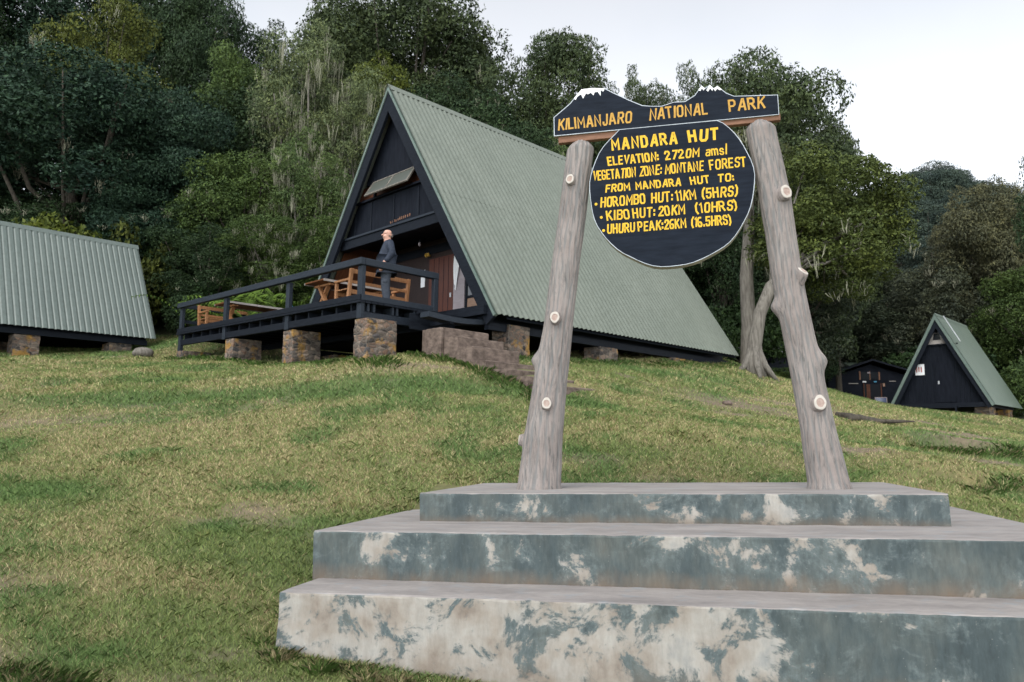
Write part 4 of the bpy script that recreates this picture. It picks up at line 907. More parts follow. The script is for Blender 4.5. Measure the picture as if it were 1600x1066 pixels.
# ------------------------------------------------------------------ dark cabin behind the crest
cg = h1(20.5, 44)
CMx = Matrix.Translation((18.0, 44.0, 0)) @ Matrix.Rotation(R(-6), 4, 'Z')
cab = empty('dark_cabin', None, 'black timber cabin with low gable and open doorway behind the small hut', 'cabin', mat=Matrix.Translation((18.0, 44.0, cg)) @ Matrix.Rotation(R(-6), 4, 'Z'))
OC = (0, 0, -cg)
mb = MB(); mb.prism([(.3, 0, cg - .4), (4.9, 0, cg - .4), (4.9, 0, 5.55), (2.7, 0, 6.25), (.3, 0, 5.45)], (0, 5, 0)); cw = mb.build('wall', M['gable'], cab, OC)
for a, b_ in (((-.15, 5.42), (2.7, 6.42)), ((2.7, 6.42), (5.3, 5.62))):
    mb = MB(); mb.prism([(a[0], -.45, a[1]), (b_[0], -.45, b_[1]), (b_[0], -.45, b_[1] + .10), (a[0], -.45, a[1] + .10)], (0, 5.8, 0)); mb.build('roof_slope', M['dark_wood'], cab, OC)
d_ = MB().box(2.25, 2.30, -.06, -.004, cg, 5.15).box(3.20, 3.25, -.06, -.004, cg, 5.15).build('doorway', M['brown_wall'], cab, OC); MB().box(2.302, 3.198, -.03, -.006, cg, 5.1).build('dark_opening', M['glass'], d_, OC)
MB().box(2.42, 2.62, -.05, -.035, cg + .2, 5.1).build('inner_door_leaf', M['brown_wall'], d_, OC)
wn = MB().box(2.05, 2.12, -.05, -.004, 5.35, 5.85).box(2.62, 2.66, -.05, -.004, 5.35, 5.85).box(3.12, 3.19, -.05, -.004, 5.35, 5.80).build('gable_window', M['plank_brown'], cab, OC); MB().box(2.122, 3.118, -.03, -.006, 5.37, 5.80).build('pane', M['glass'], wn, OC)
MB().box(2.5, 2.66, -.06, -.034, 5.72, 5.80).build('wall_lamp', M['pale_panel'], cab, OC)
for nm, mt, x0_, x1_, z0_, z1_, lab in (('wall_sign', 'paper', 2.22, 2.42, 5.20, 5.28, 'small white sign over the cabin doorway'), ('wall_sign', 'blue', 2.84, 3.0, 5.21, 5.28, 'small blue sign over the cabin doorway'),
        ('wall_sign', 'tan_panel', 3.33, 3.44, 4.98, 5.16, 'small yellow sign right of the cabin doorway'), ('wall_sign', 'table_edge', 1.45, 1.98, 5.12, 5.16, 'thin pale board left of the cabin doorway'), ('wall_sign', 'table_edge', 3.7, 4.05, 5.26, 5.30, 'thin pale board right of the cabin doorway')):
    o_ = MB().box(x0_, x1_, -.04, -.012, z0_, z1_).build(nm, M[mt], None, OC); o_.matrix_world = cab.matrix_world; tag(o_, lab, 'sign')
pnl = empty('leaning_panel', cab.matrix_world @ Vector((3.1, -.25, 0)), 'pale blue panel leaning in the cabin doorway', 'panel'); MB().box(-.35, .35, -.02, .02, 0, 1.15).build('sheet', M['pale_panel'], pnl); MB().box(-.30, .30, -.026, -.021, .3, 1.1).build('face', M['solar'], pnl)  # plain leaning panel with a blue face, nothing posted on it
shd = empty('green_roofed_shed', (23.6, 47.0, h1(23.6, 47.0)), 'green low-pitched shed roof showing between the cabin and the small hut', 'shed')
zs_ = h1(23.6, 47.0); MB().box(-1.6, 2.2, .3, 3, 0, 6.0 - zs_).build('wall', M['gable'], shd)
mb = MB(); mb.prism([(-1.9, .0, 6.02 - zs_), (2.4, .0, 6.02 - zs_), (2.4, 2.6, 7.0 - zs_), (-1.9, 2.6, 6.9 - zs_)], (0, 0, .07)); mb.build('roof', M['roof_small'], shd)
# ------------------------------------------------------------------ low building with solar panels behind the leaning tree
zz_ = h1(11.5, 35.5)
sol = empty('solar_roofed_shed', (11.5, 35.5, zz_), 'low shed with greyish roof and blue solar panel behind the leaning tree', 'shed')
MB().box(-1.1, 1.4, -.9, 1.4, 0, 5.85 - zz_).build('wall', M['dark_wood'], sol)
mb = MB(); mb.prism([(-1.5, -1.4, 5.90 - zz_), (1.7, -1.4, 5.86 - zz_), (2.2, .6, 6.75 - zz_), (-.4, .6, 6.60 - zz_)], (0, 0, .06)); mb.build('roof', M['roof_grey'], sol)
mb = MB(); mb.prism([(.55, -1.42, 5.97 - zz_), (1.65, -1.42, 5.955 - zz_), (2.1, .45, 6.80 - zz_), (1.45, .45, 6.79 - zz_)], (0, 0, .03)); sp_ = mb.build('solar_panel', M['solar'], sol)
for a, b_ in (((.50, -1.44, 5.99 - zz_), (1.42, .46, 6.82 - zz_)), ((.20, -1.44, 5.99 - zz_), (.85, .3, 6.74 - zz_))): mb = MB(); mb.bar(a, b_, .07, .05); mb.build('panel_frame', M['metal'], sp_)
MB().bar((-1.5, -1.43, 5.87 - zz_), (1.7, -1.43, 5.83 - zz_), .04, .07).build('gutter', M['metal'], sol)
MB().tube([(.6, -1.5, 5.72 - zz_), (.6, -1.5, 5.80 - zz_)], [.07, .07], 8).build('flood_lamp', M['metal'], sol)

# ------------------------------------------------------------------ man on the deck
def skin(name, nodes, edges, mat_, parent, levels=2):
    me = bpy.data.meshes.new(name); me.from_pydata([q[:3] for q in nodes], edges, []); o = bpy.data.objects.new(name, me); COL.objects.link(o)
    o.modifiers.new('skin', 'SKIN').use_smooth_shade = True
    for i, q in enumerate(nodes): me.skin_vertices[0].data[i].radius = (q[3], q[4] if len(q) > 4 else q[3])
    me.skin_vertices[0].data[0].use_root = True
    sb = o.modifiers.new('sub', 'SUBSURF'); sb.levels = levels; sb.render_levels = levels
    dg = bpy.context.evaluated_depsgraph_get(); m2 = bpy.data.meshes.new_from_object(o.evaluated_get(dg)); m2.name = name
    o.modifiers.clear(); o.data = m2; m2.materials.clear(); m2.materials.append(mat_); m2.polygons.foreach_set('use_smooth', [True] * len(m2.polygons)); o.parent = parent
    return o
M['skin'] = basic('fair_skin', (.50, .27, .20), (.60, .35, .27), 12, rough=.5, bumpv=.05)
M['jacket'] = basic('navy_jacket_cloth', (.012, .018, .032), (.028, .036, .055), 14, rough=.7, bumpv=.3)
M['trouser'] = basic('slate_trouser_cloth', (.038, .046, .062), (.065, .075, .095), 12, rough=.8, bumpv=.3)
M['shoe'] = basic('dark_boot', (.02, .018, .016), (.04, .035, .03), 10)
M['grey_hair'] = basic('short_grey_hair', (.10, .085, .075), (.19, .165, .15), 40, rough=.8, bumpv=.3)
M['trim'] = basic('pale_grey_trim', (.45, .50, .56), (.58, .62, .68), 12, rough=.6, bumpv=.1)
man = empty('person', HM @ Vector((-1.60, 1.97, 4.566 - ZB)), 'bald man in navy jacket and slate trousers standing at the deck rail, facing left', 'person')
man.rotation_euler = (0, 0, R(196)); man.scale = (1.22, 1.25, 1.05)
B = [(0, 0, .95, .13, .15), (0, 0, 1.12, .12, .145), (-.01, 0, 1.32, .125, .165), (-.012, 0, 1.46, .075, .09), (.012, 0, 1.535, .058), (.012, 0, 1.580, .074, .070), (-.002, 0, 1.660, .104, .084), (-.012, 0, 1.730, .086, .068),
     (.072, 0, 1.550, .046, .044), (.072, 0, 1.640, .012, .018), (.112, 0, 1.608, .012),
     (.0, .095, .88, .10), (.025, .10, .50, .065), (-.02, .105, .10, .045), (.13, .125, .045, .038),
     (.0, -.095, .88, .10), (-.015, -.10, .50, .065), (-.05, -.105, .10, .045), (.10, -.125, .045, .038),
     (-.02, .18, 1.42, .068), (-.07, .235, 1.16, .048), (.09, .23, .915, .033), (.115, .225, .845, .036, .022),
     (-.02, -.18, 1.42, .068), (-.05, -.245, 1.15, .048), (.09, -.23, .915, .033), (.115, -.225, .845, .036, .022)]
E_ = [(0, 1), (1, 2), (2, 3), (3, 4), (4, 5), (5, 6), (6, 7), (5, 8), (6, 9), (9, 10), (0, 11), (11, 12), (12, 13), (13, 14), (0, 15), (15, 16), (16, 17), (17, 18), (2, 19), (19, 20), (20, 21), (21, 22), (2, 23), (23, 24), (24, 25), (25, 26)]
for s, pi, sg in ((0, 22, 1), (1, 26, -1)):                # five fingers on each hand
    px_, py_, pz_ = B[pi][:3]
    for j, (dx, dz_, ln_) in enumerate(((.03, .012, .045), (.026, -.03, .075), (.008, -.036, .085), (-.010, -.034, .078), (-.026, -.028, .062))):
        B.append((px_ + dx, py_ + (0 if j else -.02 * sg), pz_ + dz_, .010)); B.append((px_ + dx + .010, py_ - .006 * sg, pz_ + dz_ - ln_ * .5, .009)); B.append((px_ + dx + .008, py_ - .022 * sg, pz_ + dz_ - ln_ * .85, .008))
        k = len(B); E_ += [(pi, k - 3), (k - 3, k - 2), (k - 2, k - 1)]
for sg in (1, -1): B.append((-.005, .088 * sg, 1.645, .012, .026)); E_.append((6, len(B) - 1))
body = skin('body', B, E_, M['skin'], man)
J = [(0, 0, .93, .185, .215), (0, 0, 1.12, .165, .195), (-.015, 0, 1.32, .150, .185), (-.015, 0, 1.455, .085, .105), (-.005, 0, 1.515, .072, .076),
     (-.02, .185, 1.41, .082), (-.07, .245, 1.16, .064), (.06, .235, .95, .050), (-.02, -.185, 1.41, .082), (-.05, -.255, 1.15, .064), (.06, -.235, .95, .050), (0, 0, .84, .185, .215)]
skin('jacket', J, [(0, 1), (1, 2), (2, 3), (3, 4), (2, 5), (5, 6), (6, 7), (2, 8), (8, 9), (9, 10), (0, 11)], M['jacket'], man)
T_ = [(0, 0, .96, .135, .158), (.0, .095, .84, .112), (.028, .10, .50, .085), (-.015, .105, .12, .072), (.0, -.095, .84, .112), (-.012, -.10, .50, .085), (-.045, -.105, .12, .072)]
skin('trousers', T_, [(0, 1), (1, 2), (2, 3), (0, 4), (4, 5), (5, 6)], M['trouser'], man)
for sx, sy in ((0, .11), (-.03, -.11)): skin('boot', [(sx - .03, sy, .055, .055), (sx + .08, sy + .01 * (1 if sy > 0 else -1), .045, .05), (sx + .17, sy + .02 * (1 if sy > 0 else -1), .038, .04)], [(0, 1), (1, 2)], M['shoe'], man)
skin('cargo_pocket', [(.03, .165, .60, .045, .03), (.03, .165, .50, .05, .03)], [(0, 1)], M['trouser'], man, 1)
skin('pale_trim', [(.112, .135, 1.14, .014, .014), (.122, .125, 1.04, .016, .014), (.110, .130, .92, .014, .014)], [(0, 1), (1, 2)], M['trim'], man, 1)
mb = MB(); rows = []
for i in range(7):
    z = 1.570 + .013 * i; rr_ = .088 - .002 * abs(i - 4)
    rows.append([(-.006 + (rr_ + .012) * math.cos(t), (rr_ - .004) * math.sin(t), z) for t in np.linspace(R(98), R(262), 15)])
mb.grid(rows); ho = mb.build('grey_hair_fringe', M['grey_hair'], man, smooth=True); ho.modifiers.new('t', 'SOLIDIFY').thickness = .006
mb = MB()
for sg in (1, -1): mb.tube([(.084, .034 * sg, 1.640), (.096, .034 * sg, 1.640)], [.006, .004], 8)
mb.build('eyes', M['shoe'], man); MB().tube([(.103, -.02, 1.592), (.109, 0, 1.592), (.103, .02, 1.592)], [.004, .006, .004], 6).build('mouth', M['door_red'], man)

# ------------------------------------------------------------------ trees
def leaves(centers, radii, per, ll, lw, rs_, up_bias=.35, shell=(.84, 1.05), droop=0.0):
    """leaf-sized rhombic faces scattered through the outer part of every clump"""
    out = []
    for c, r_ in zip(centers, radii):
        n = int(per * (r_[0] ** 2) * rs_.uniform(.75, 1.25)); d = rs_.normal(size=(n, 3)); d[:, 2] += up_bias * rs_.random(n); d /= np.linalg.norm(d, axis=1)[:, None]
        lump = 1 + .22 * np.sin(d[:, 0] * 5 + c[0] * 7) * np.sin(d[:, 1] * 5 + c[1] * 5) + .15 * np.sin(d[:, 2] * 9 + c[2] * 4)
        pos = c + d * np.array(r_) * (rs_.uniform(*shell, n) * lump)[:, None]
        nrm = d * .55 + rs_.normal(size=(n, 3)) * .55 + np.array([0, 0, .35]); nrm /= np.linalg.norm(nrm, axis=1)[:, None]
        ax = np.cross(nrm, rs_.normal(size=(n, 3))); ax[:, 2] -= droop; ax /= np.linalg.norm(ax, axis=1)[:, None]; bx = np.cross(nrm, ax); bx /= np.linalg.norm(bx, axis=1)[:, None]
        s = rs_.uniform(.6, 1.3, n)[:, None]; l_ = ll * s * .5; w_ = lw * s * .5
        q = np.stack([pos - ax * l_, pos + bx * w_ - nrm * .02, pos + ax * l_, pos - bx * w_ - nrm * .02], 1); out.append(q.reshape(-1, 3))
    return np.concatenate(out)
def strands(centers, radii, prob, rs_, lmin=.3, lmax=1.1, cnt=(8, 22)):
    out = []
    for c, r_ in zip(centers, radii):
        if rs_.random() > prob: continue
        for b_ in range(rs_.integers(1, 4)):
            a = rs_.uniform(0, 6.28); bc = c + np.array([math.cos(a) * r_[0] * .9, math.sin(a) * r_[1] * .9, -.25 * r_[2]])
            n = rs_.integers(*cnt); ln_ = rs_.uniform(lmin, lmax)
            p0 = bc + rs_.normal(size=(n, 3)) * np.array([.16, .16, .12]); L_ = ln_ * rs_.uniform(.35, 1.0, n)
            th = rs_.uniform(0, 6.28, n); wv = np.stack([np.cos(th), np.sin(th), th * 0], 1) * rs_.uniform(.009, .021, n)[:, None]
            conv = (bc - p0) * np.array([.5, .5, 0]); dn = np.array([0, 0, -1.])
            m1 = p0 + dn * (L_ * .5)[:, None] + conv * .6 + rs_.normal(size=(n, 3)) * .03; e1 = p0 + dn * L_[:, None] + conv
            q1 = np.stack([p0 - wv, p0 + wv, m1 + wv * .9, m1 - wv * .9], 1); q2 = np.stack([m1 - wv * .9, m1 + wv * .9, e1 + wv * .25, e1 - wv * .25], 1)
            out += [q1.reshape(-1, 3), q2.reshape(-1, 3)]
    return np.concatenate(out) if out else None
def dome(n, R_, zc, rz, rs_, zmin, cr, flat=.6, inner=.2, jitter=.12, spread=0.0):
    cs, rr_ = [], []; k = 0
    while len(cs) < n and k < 4000:
        k += 1; d = rs_.normal(size=3); d /= np.linalg.norm(d)
        if d[2] < zmin: continue
        f = rs_.uniform(.78, 1.0) if rs_.random() > inner else rs_.uniform(.25, .7)
        lob = 1 + .16 * math.sin(3 * math.atan2(d[1], d[0]) + R_ * 3) + .10 * math.sin(5 * math.atan2(d[1], d[0]) + zc)
        c = np.array([d[0] * R_ * lob, d[1] * R_ * lob, d[2] * rz]) * f + np.array([0, 0, zc]) + rs_.normal(size=3) * jitter * R_
        s = rs_.uniform(*cr)
        if spread and any(np.linalg.norm(c - q) < spread * s for q in cs): continue
        cs.append(c); rr_.append((s, s * rs_.uniform(.85, 1.15), s * flat))
    return cs, rr_
PROTO = {}
def make_proto(key, cs, rr_, per, ll, lw, H, trunk_r, rs_, moss=0, limbs=14, bark='bark_dark', trunk_top=.62, droop=0, lean=None, mlen=(.3, 1.0)):
    root = bpy.data.objects.new('tree', None); root.empty_display_size = .3
    crown = np_mesh('crown', leaves(cs, rr_, per, ll, lw, rs_, droop=droop), 4, M['leaf'], root)
    mb = MB(); top = H * trunk_top
    if lean is None:
        pts = [(0.0, 0.0, -1.2), (0, 0, 0)] + [(.25 * math.sin(k * 1.3 + len(cs)), .25 * math.cos(k * 1.7), top * k / 4) for k in range(1, 5)]
        rad = [trunk_r * 1.5, trunk_r * 1.25, trunk_r, trunk_r * .85, trunk_r * .6, trunk_r * .35]
    else: pts, rad = lean
    mb.tube(pts, rad, 12)
    idx = rs_.permutation(len(cs))[:limbs]
    for i in idx:
        c = np.array(cs[i]); t0 = rs_.uniform(.45, .95); j = int(t0 * (len(pts) - 1)); a = np.array(pts[max(1, min(j, len(pts) - 1))], float)
        m = a + (c - a) * .5 + np.array([0, 0, -.08 * np.linalg.norm(c - a)]) + rs_.normal(size=3) * .15; r_ = trunk_r * rs_.uniform(.25, .45)
        mb.tube([a, m, c], [r_, r_ * .7, r_ * .25], 7)
    tr = mb.build('trunk', M[bark], root, smooth=True); parts = [crown, tr]
    if moss:
        co = strands(cs, rr_, moss, rs_, *mlen)
        if co is not None: parts.append(tag(np_mesh('hanging_lichen', co, 4, M['lichen'], root), kind='stuff'))
    PROTO[key] = (parts, H)
    for q in parts: COL.objects.unlink(q)
    return parts
RS = np.random.default_rng(77)
for v_ in range(2):
    cs, rr_ = dome(84, 4.2, 7.9, 4.4, RS, -.62, (.85, 1.6), .58, .28, .06, .58); make_proto(f'broad{v_}', cs, rr_, 520, .19, .085, 13.0, .34, RS, moss=.15, mlen=(.25, .7))
    cs, rr_ = dome(84, 3.0, 6.4, 5.2, RS, -.9, (.65, 1.25), .64, .28, .06, .58); make_proto(f'oval{v_}', cs, rr_, 600, .17, .08, 12.2, .26, RS, moss=.15, mlen=(.2, .5))
    cs, rr_ = dome(64, 4.2, 8.2, 4.2, RS, -.6, (.55, 1.10), .6, .2, .06, .62); make_proto(f'airy{v_}', cs, rr_, 560, .17, .075, 12.8, .32, RS, moss=.3, limbs=40, trunk_top=.7, mlen=(.25, .7))
    cs, rr_ = dome(84, 3.7, 7.0, 5.2, RS, -.8, (.65, 1.3), .55, .28, .06, .60); make_proto(f'mossy{v_}', cs, rr_, 720, .15, .06, 12.6, .30, RS, moss=1.0, limbs=16, bark='bark_grey', mlen=(.4, 1.2))
    cs, rr_ = dome(26, 1.5, 1.2, 1.2, RS, -.6, (.35, .65), .7, .25, .06); make_proto(f'bush{v_}', cs, rr_, 900, .16, .085, 2.7, .06, RS, limbs=10, trunk_top=.4)
cs = []; rr_ = []
for k in range(46):
    t = k / 45; a = k * 2.4; rad_ = (1 - t) ** .8 * 1.15 + .06; cs.append(np.array([math.cos(a) * rad_ * .75, math.sin(a) * rad_ * .75, 3 + 10.6 * t])); rr_.append((.34 * rad_ + .16, .34 * rad_ + .16, .3))
make_proto('spire0', cs, rr_, 900, .16, .07, 14.0, .18, RS, limbs=20, trunk_top=.95)
PROTO['spire1'] = PROTO['spire0']
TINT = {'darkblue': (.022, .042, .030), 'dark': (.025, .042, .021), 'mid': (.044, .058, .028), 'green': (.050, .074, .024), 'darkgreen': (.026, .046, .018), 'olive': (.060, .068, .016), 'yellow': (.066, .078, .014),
        'moss': (.092, .108, .056), 'mossgreen': (.066, .092, .036), 'grey': (.055, .060, .045), 'darkgrey': (.034, .042, .030), 'brown': (.068, .065, .041), 'far': (.048, .064, .060)}  # 'far' has the distance haze painted in as a bluish leaf colour
def tree(x, y, ztop, rad, kind, tint, label, cat='tree', group='trees of the forest around the huts', name=None, k=0):
    parts, H = PROTO[kind + str(k % 2)]; zg_ = h1(x, y) - .05; R0 = {'broad': 4.9, 'oval': 3.5, 'airy': 4.6, 'mossy': 4.2, 'bush': 1.75, 'spire': 1.2}[kind]
    s = rad / R0; sz = (ztop - zg_) / (H * .985)
    root = empty(name or {'bush': 'bush', 'spire': 'conifer_tree'}.get(kind, 'forest_tree'), (x, y, zg_), label, cat, group)
    root.scale = (s, s, sz); root.rotation_euler = (0, 0, (k * 2.399) % 6.283)
    for q in parts:
        c = q.copy(); COL.objects.link(c); c.parent = root
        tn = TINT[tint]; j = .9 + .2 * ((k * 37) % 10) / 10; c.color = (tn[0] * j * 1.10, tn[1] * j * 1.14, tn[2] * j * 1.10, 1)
    return root
TREES = [
    (-27.2, 40.0, 29.4, 5.71, 'broad', 'darkblue', 'tall dark blue-green tree filling the top left corner of the forest'),
    (-20.5, 36.0, 24.4, 2.87, 'oval', 'olive', 'tree with yellowish-olive leaves at the top left, between darker crowns'),
    (-19.0, 44.0, 29.9, 3.33, 'broad', 'dark', 'dark tree on the skyline just left of the sky gap'),
    (-30.5, 38.0, 26.1, 4.79, 'broad', 'dark', 'dark broad tree at the left edge behind the blue-green crown'),
    (-23.3, 46.0, 32.8, 4.25, 'broad', 'dark', 'tallest dark tree at the back, above the yellowish-olive tree'),
    (-15.5, 46.0, 28.1, 2.32, 'oval', 'dark', 'narrow dark tree below the sky gap on the upper left skyline'),
    (-6.9, 46.0, 31.0, 6.38, 'broad', 'mid', 'big open-branched tree on the skyline above the lodge roof peak'),
    (-11.3, 48.0, 31.5, 3.63, 'broad', 'mid', 'open-branched skyline tree just right of the sky gap'),
    (-2.6, 47.0, 27.7, 2.45, 'broad', 'mid', 'open tree at the right shoulder of the big skyline tree'),
    (2.0, 42.0, 25.6, 3.9, 'broad', 'mid', 'lichen-hung tree on the skyline left of the sign board'),
    (4.8, 48.0, 28.6, 1.05, 'spire', 'dark', 'thin pointed tree on the skyline left of the sign peak'),
    (8.0, 50.0, 27.7, 1.60, 'oval', 'mid', 'small round open crown on the skyline over the sign board'),
    (5.3, 46.0, 24.8, 2.32, 'oval', 'mid', 'green tree behind the snow-capped end of the sign board'),
    (9.5, 50.0, 26.2, 3.36, 'broad', 'mid', 'broad green tree behind the middle of the sign board'),
    (11.4, 44.0, 25.1, 2.96, 'airy', 'mid', 'open-crowned tree behind the right peak of the sign board'),
    (13.7, 40.0, 23.3, 4.9, 'broad', 'mid', 'large rounded lichen-hung tree behind the right log post'),
    (18.1, 42.0, 21.7, 1.94, 'oval', 'mid', 'tree at the right shoulder of the big rounded lichen tree'),
    (-18.9, 30.4, 11.6, 2.3, 'oval', 'dark', 'low dark tree under the wide blue-green crown, behind the left hut roof'),
    (-15.8, 31.0, 12.4, 2.2, 'oval', 'darkblue', 'low dark tree behind the right end of the left hut roof'),
    (-22.6, 30.2, 11.0, 2.3, 'oval', 'dark', 'low dark tree at the left edge behind the hut ridge'),
    (-22.0, 33.5, 12.9, 2.5, 'oval', 'dark', 'dark tree deep under the wide crown at the left edge'),
    (-20.2, 33.8, 12.4, 2.4, 'oval', 'dark', 'dark tree deep under the middle of the wide blue-green crown'),
    (-19.2, 32.0, 18.2, 5.38, 'broad', 'darkblue', 'wide dark blue-green tree above the left hut roof'),
    (-14.7, 33.0, 17.3, 3.05, 'broad', 'darkblue', 'dark blue-green tree right of the widest one, over the left hut end'),
    (-14.0, 36.0, 21.5, 2.27, 'oval', 'green', 'mid-green tree left of the pale lichen-draped tree'),
    (-9.6, 34.0, 21.2, 3.20, 'mossy', 'moss', 'pale olive domed tree thickly draped in lichen, left of the lodge peak'),
    (-6.9, 33.0, 17.8, 1.94, 'mossy', 'moss', 'pale lichen-draped tree touching the lodge gable on its left'),
    (-8.8, 31.0, 14.6, 2.34, 'mossy', 'mossgreen', 'green lichen-hung tree in front of the pale olive dome'),
    (-11.5, 31.0, 14.0, 2.34, 'oval', 'green', 'bright green tree over the left end of the deck'),
    (-7.7, 40.0, 23.0, 2.35, 'oval', 'yellow', 'yellow-green tree just behind the lodge roof peak'),
    (-4.1, 40.0, 21.9, 3.03, 'oval', 'dark', 'dark green tree right of the lodge peak'),
    (-1.5, 38.0, 19.6, 2.87, 'oval', 'dark', 'dark tree over the upper roof ridge of the lodge'),
    (0.8, 36.0, 17.3, 2.42, 'oval', 'dark', 'dark tree behind the middle of the lodge ridge'),
    (2.2, 33.0, 15.6, 1.53, 'oval', 'mossgreen', 'small lighter green tree above the ridge beside the left log post'),
    (6.6, 38.0, 18.6, 2.87, 'oval', 'dark', 'dark tree hidden behind the round sign board'),
    (9.4, 34.0, 15.8, 2.29, 'oval', 'dark', 'dark tree between round sign board and leaning trunk'),
    (17.4, 48.0, 19.9, 2.9, 'oval', 'dark', 'dark tree at the right of the leaning tree crown'),
    (-13.2, 31.0, 11.6, 2.2, 'oval', 'dark', 'dark tree between the left hut and the deck'),
    (-9.5, 29.0, 10.4, 2.07, 'mossy', 'green', 'low green tree with lichen behind the deck railing'),
    (-7.0, 29.0, 10.5, 1.46, 'oval', 'green', 'low green tree against the left roof edge of the lodge'),
    (-11.4, 28.5, 9.8, 1.44, 'oval', 'dark', 'short dark tree behind the far left deck post'),
    (25.2, 50.0, 11.2, 3.36, 'oval', 'darkgrey', 'dark tree directly behind the small hut'),
    (21.3, 51.0, 13.4, 3.09, 'oval', 'darkgrey', 'dark tree behind the black cabin'),
    (26.9, 47.0, 14.2, 2.96, 'oval', 'grey', 'grey-green tree above the small hut roof'),
    (29.8, 46.0, 18.1, 3.67, 'broad', 'brown', 'brownish broad tree high on the right edge'),
    (30.8, 52.0, 17.8, 2.40, 'broad', 'brown', 'brown tree left of the broad brownish one on the right skyline'),
    (29.1, 42.0, 12.5, 2.65, 'oval', 'green', 'fresh green tree at the right edge above the small hut'),
    (26.7, 49.0, 9.8, 3.29, 'oval', 'darkgrey', 'low dark tree between cabin and small hut'),
    (15.0, 40.0, 9.2, 2.35, 'oval', 'dark', 'low dark tree right of the leaning trunk'),
    (9.5, 36.0, 10.0, 1.82, 'oval', 'dark', 'low dark tree over the far end of the lodge roof'),
    (23.7, 30.0, 16.1, 2.39, 'broad', 'dark', 'near dark tree whose twigs reach in at the right edge against the sky'),
    (35.6, 50.0, 18.9, 3.36, 'broad', 'brown', 'brown tree rising at the far right edge'),
    (-17.4, 27.6, 10.2, 2.27, 'bush', 'yellow', 'yellow-green bush behind the left hut ridge'),
    (-15.1, 29.5, 9.7, 1.65, 'bush', 'olive', 'olive bush right of the yellow-green one behind the left hut'),
    (-11.8, 28.0, 7.1, 1.0, 'bush', 'dark', 'dark bush standing between the left hut and the deck end'),
    (-11.7, 28.9, 7.5, 1.44, 'bush', 'darkgreen', 'dark green bush behind the far deck corner'),
    (10.3, 28.5, 4.5, 1.1, 'bush', 'green', 'fresh green bush right of the leaning trunk below the solar roof'),
    (25.6, 37.6, 5.9, 1.6, 'bush', 'green', 'green bush at the right edge beside the small hut'),
    (7.9, 31.0, 7.3, 1.26, 'bush', 'darkgreen', 'dark bush at the far lower corner of the lodge roof'),
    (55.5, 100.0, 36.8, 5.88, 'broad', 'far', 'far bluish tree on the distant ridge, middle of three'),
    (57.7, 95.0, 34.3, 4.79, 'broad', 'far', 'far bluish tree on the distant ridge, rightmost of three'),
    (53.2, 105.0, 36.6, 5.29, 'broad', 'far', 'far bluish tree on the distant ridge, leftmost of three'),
]
for k, (x, y, zt, rd, kd, tn, lab) in enumerate(TREES):
    tree(x, y, zt, rd, kd, tn, lab, 'bush' if kd == 'bush' else 'tree', None, k=k)
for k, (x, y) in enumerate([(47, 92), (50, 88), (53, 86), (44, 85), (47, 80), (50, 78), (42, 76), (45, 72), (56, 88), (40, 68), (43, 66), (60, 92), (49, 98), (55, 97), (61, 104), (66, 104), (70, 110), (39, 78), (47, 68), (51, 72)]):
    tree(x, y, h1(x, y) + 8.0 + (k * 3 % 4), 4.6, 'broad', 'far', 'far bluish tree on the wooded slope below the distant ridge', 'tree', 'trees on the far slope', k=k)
# the shaded second row deep in the wood, which nothing tells apart
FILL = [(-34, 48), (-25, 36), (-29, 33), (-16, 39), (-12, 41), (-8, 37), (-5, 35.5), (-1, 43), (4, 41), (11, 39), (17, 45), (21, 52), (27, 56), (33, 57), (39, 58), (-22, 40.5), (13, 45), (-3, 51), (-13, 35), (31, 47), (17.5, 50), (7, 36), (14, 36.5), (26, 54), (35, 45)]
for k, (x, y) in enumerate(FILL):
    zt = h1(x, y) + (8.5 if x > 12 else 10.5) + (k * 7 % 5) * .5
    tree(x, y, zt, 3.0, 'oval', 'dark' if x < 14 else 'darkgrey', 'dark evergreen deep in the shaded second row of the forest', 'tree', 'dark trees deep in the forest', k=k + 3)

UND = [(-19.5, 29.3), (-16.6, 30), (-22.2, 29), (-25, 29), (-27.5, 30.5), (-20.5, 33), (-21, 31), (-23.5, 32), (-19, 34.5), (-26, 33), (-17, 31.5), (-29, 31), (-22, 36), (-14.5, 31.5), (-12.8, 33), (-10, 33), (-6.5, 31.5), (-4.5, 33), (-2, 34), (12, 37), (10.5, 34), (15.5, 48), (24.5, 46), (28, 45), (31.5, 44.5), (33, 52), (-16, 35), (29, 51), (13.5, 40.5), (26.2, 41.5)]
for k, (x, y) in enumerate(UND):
    tree(x, y, h1(x, y) + 3.4 + (k * 5 % 4) * .5, 1.9 + .2 * (k % 3), 'bush', 'darkgreen' if k % 3 else 'dark', 'dark leafy undergrowth bush in the shade between the forest trunks', 'bush', 'undergrowth bushes in the forest', k=k)

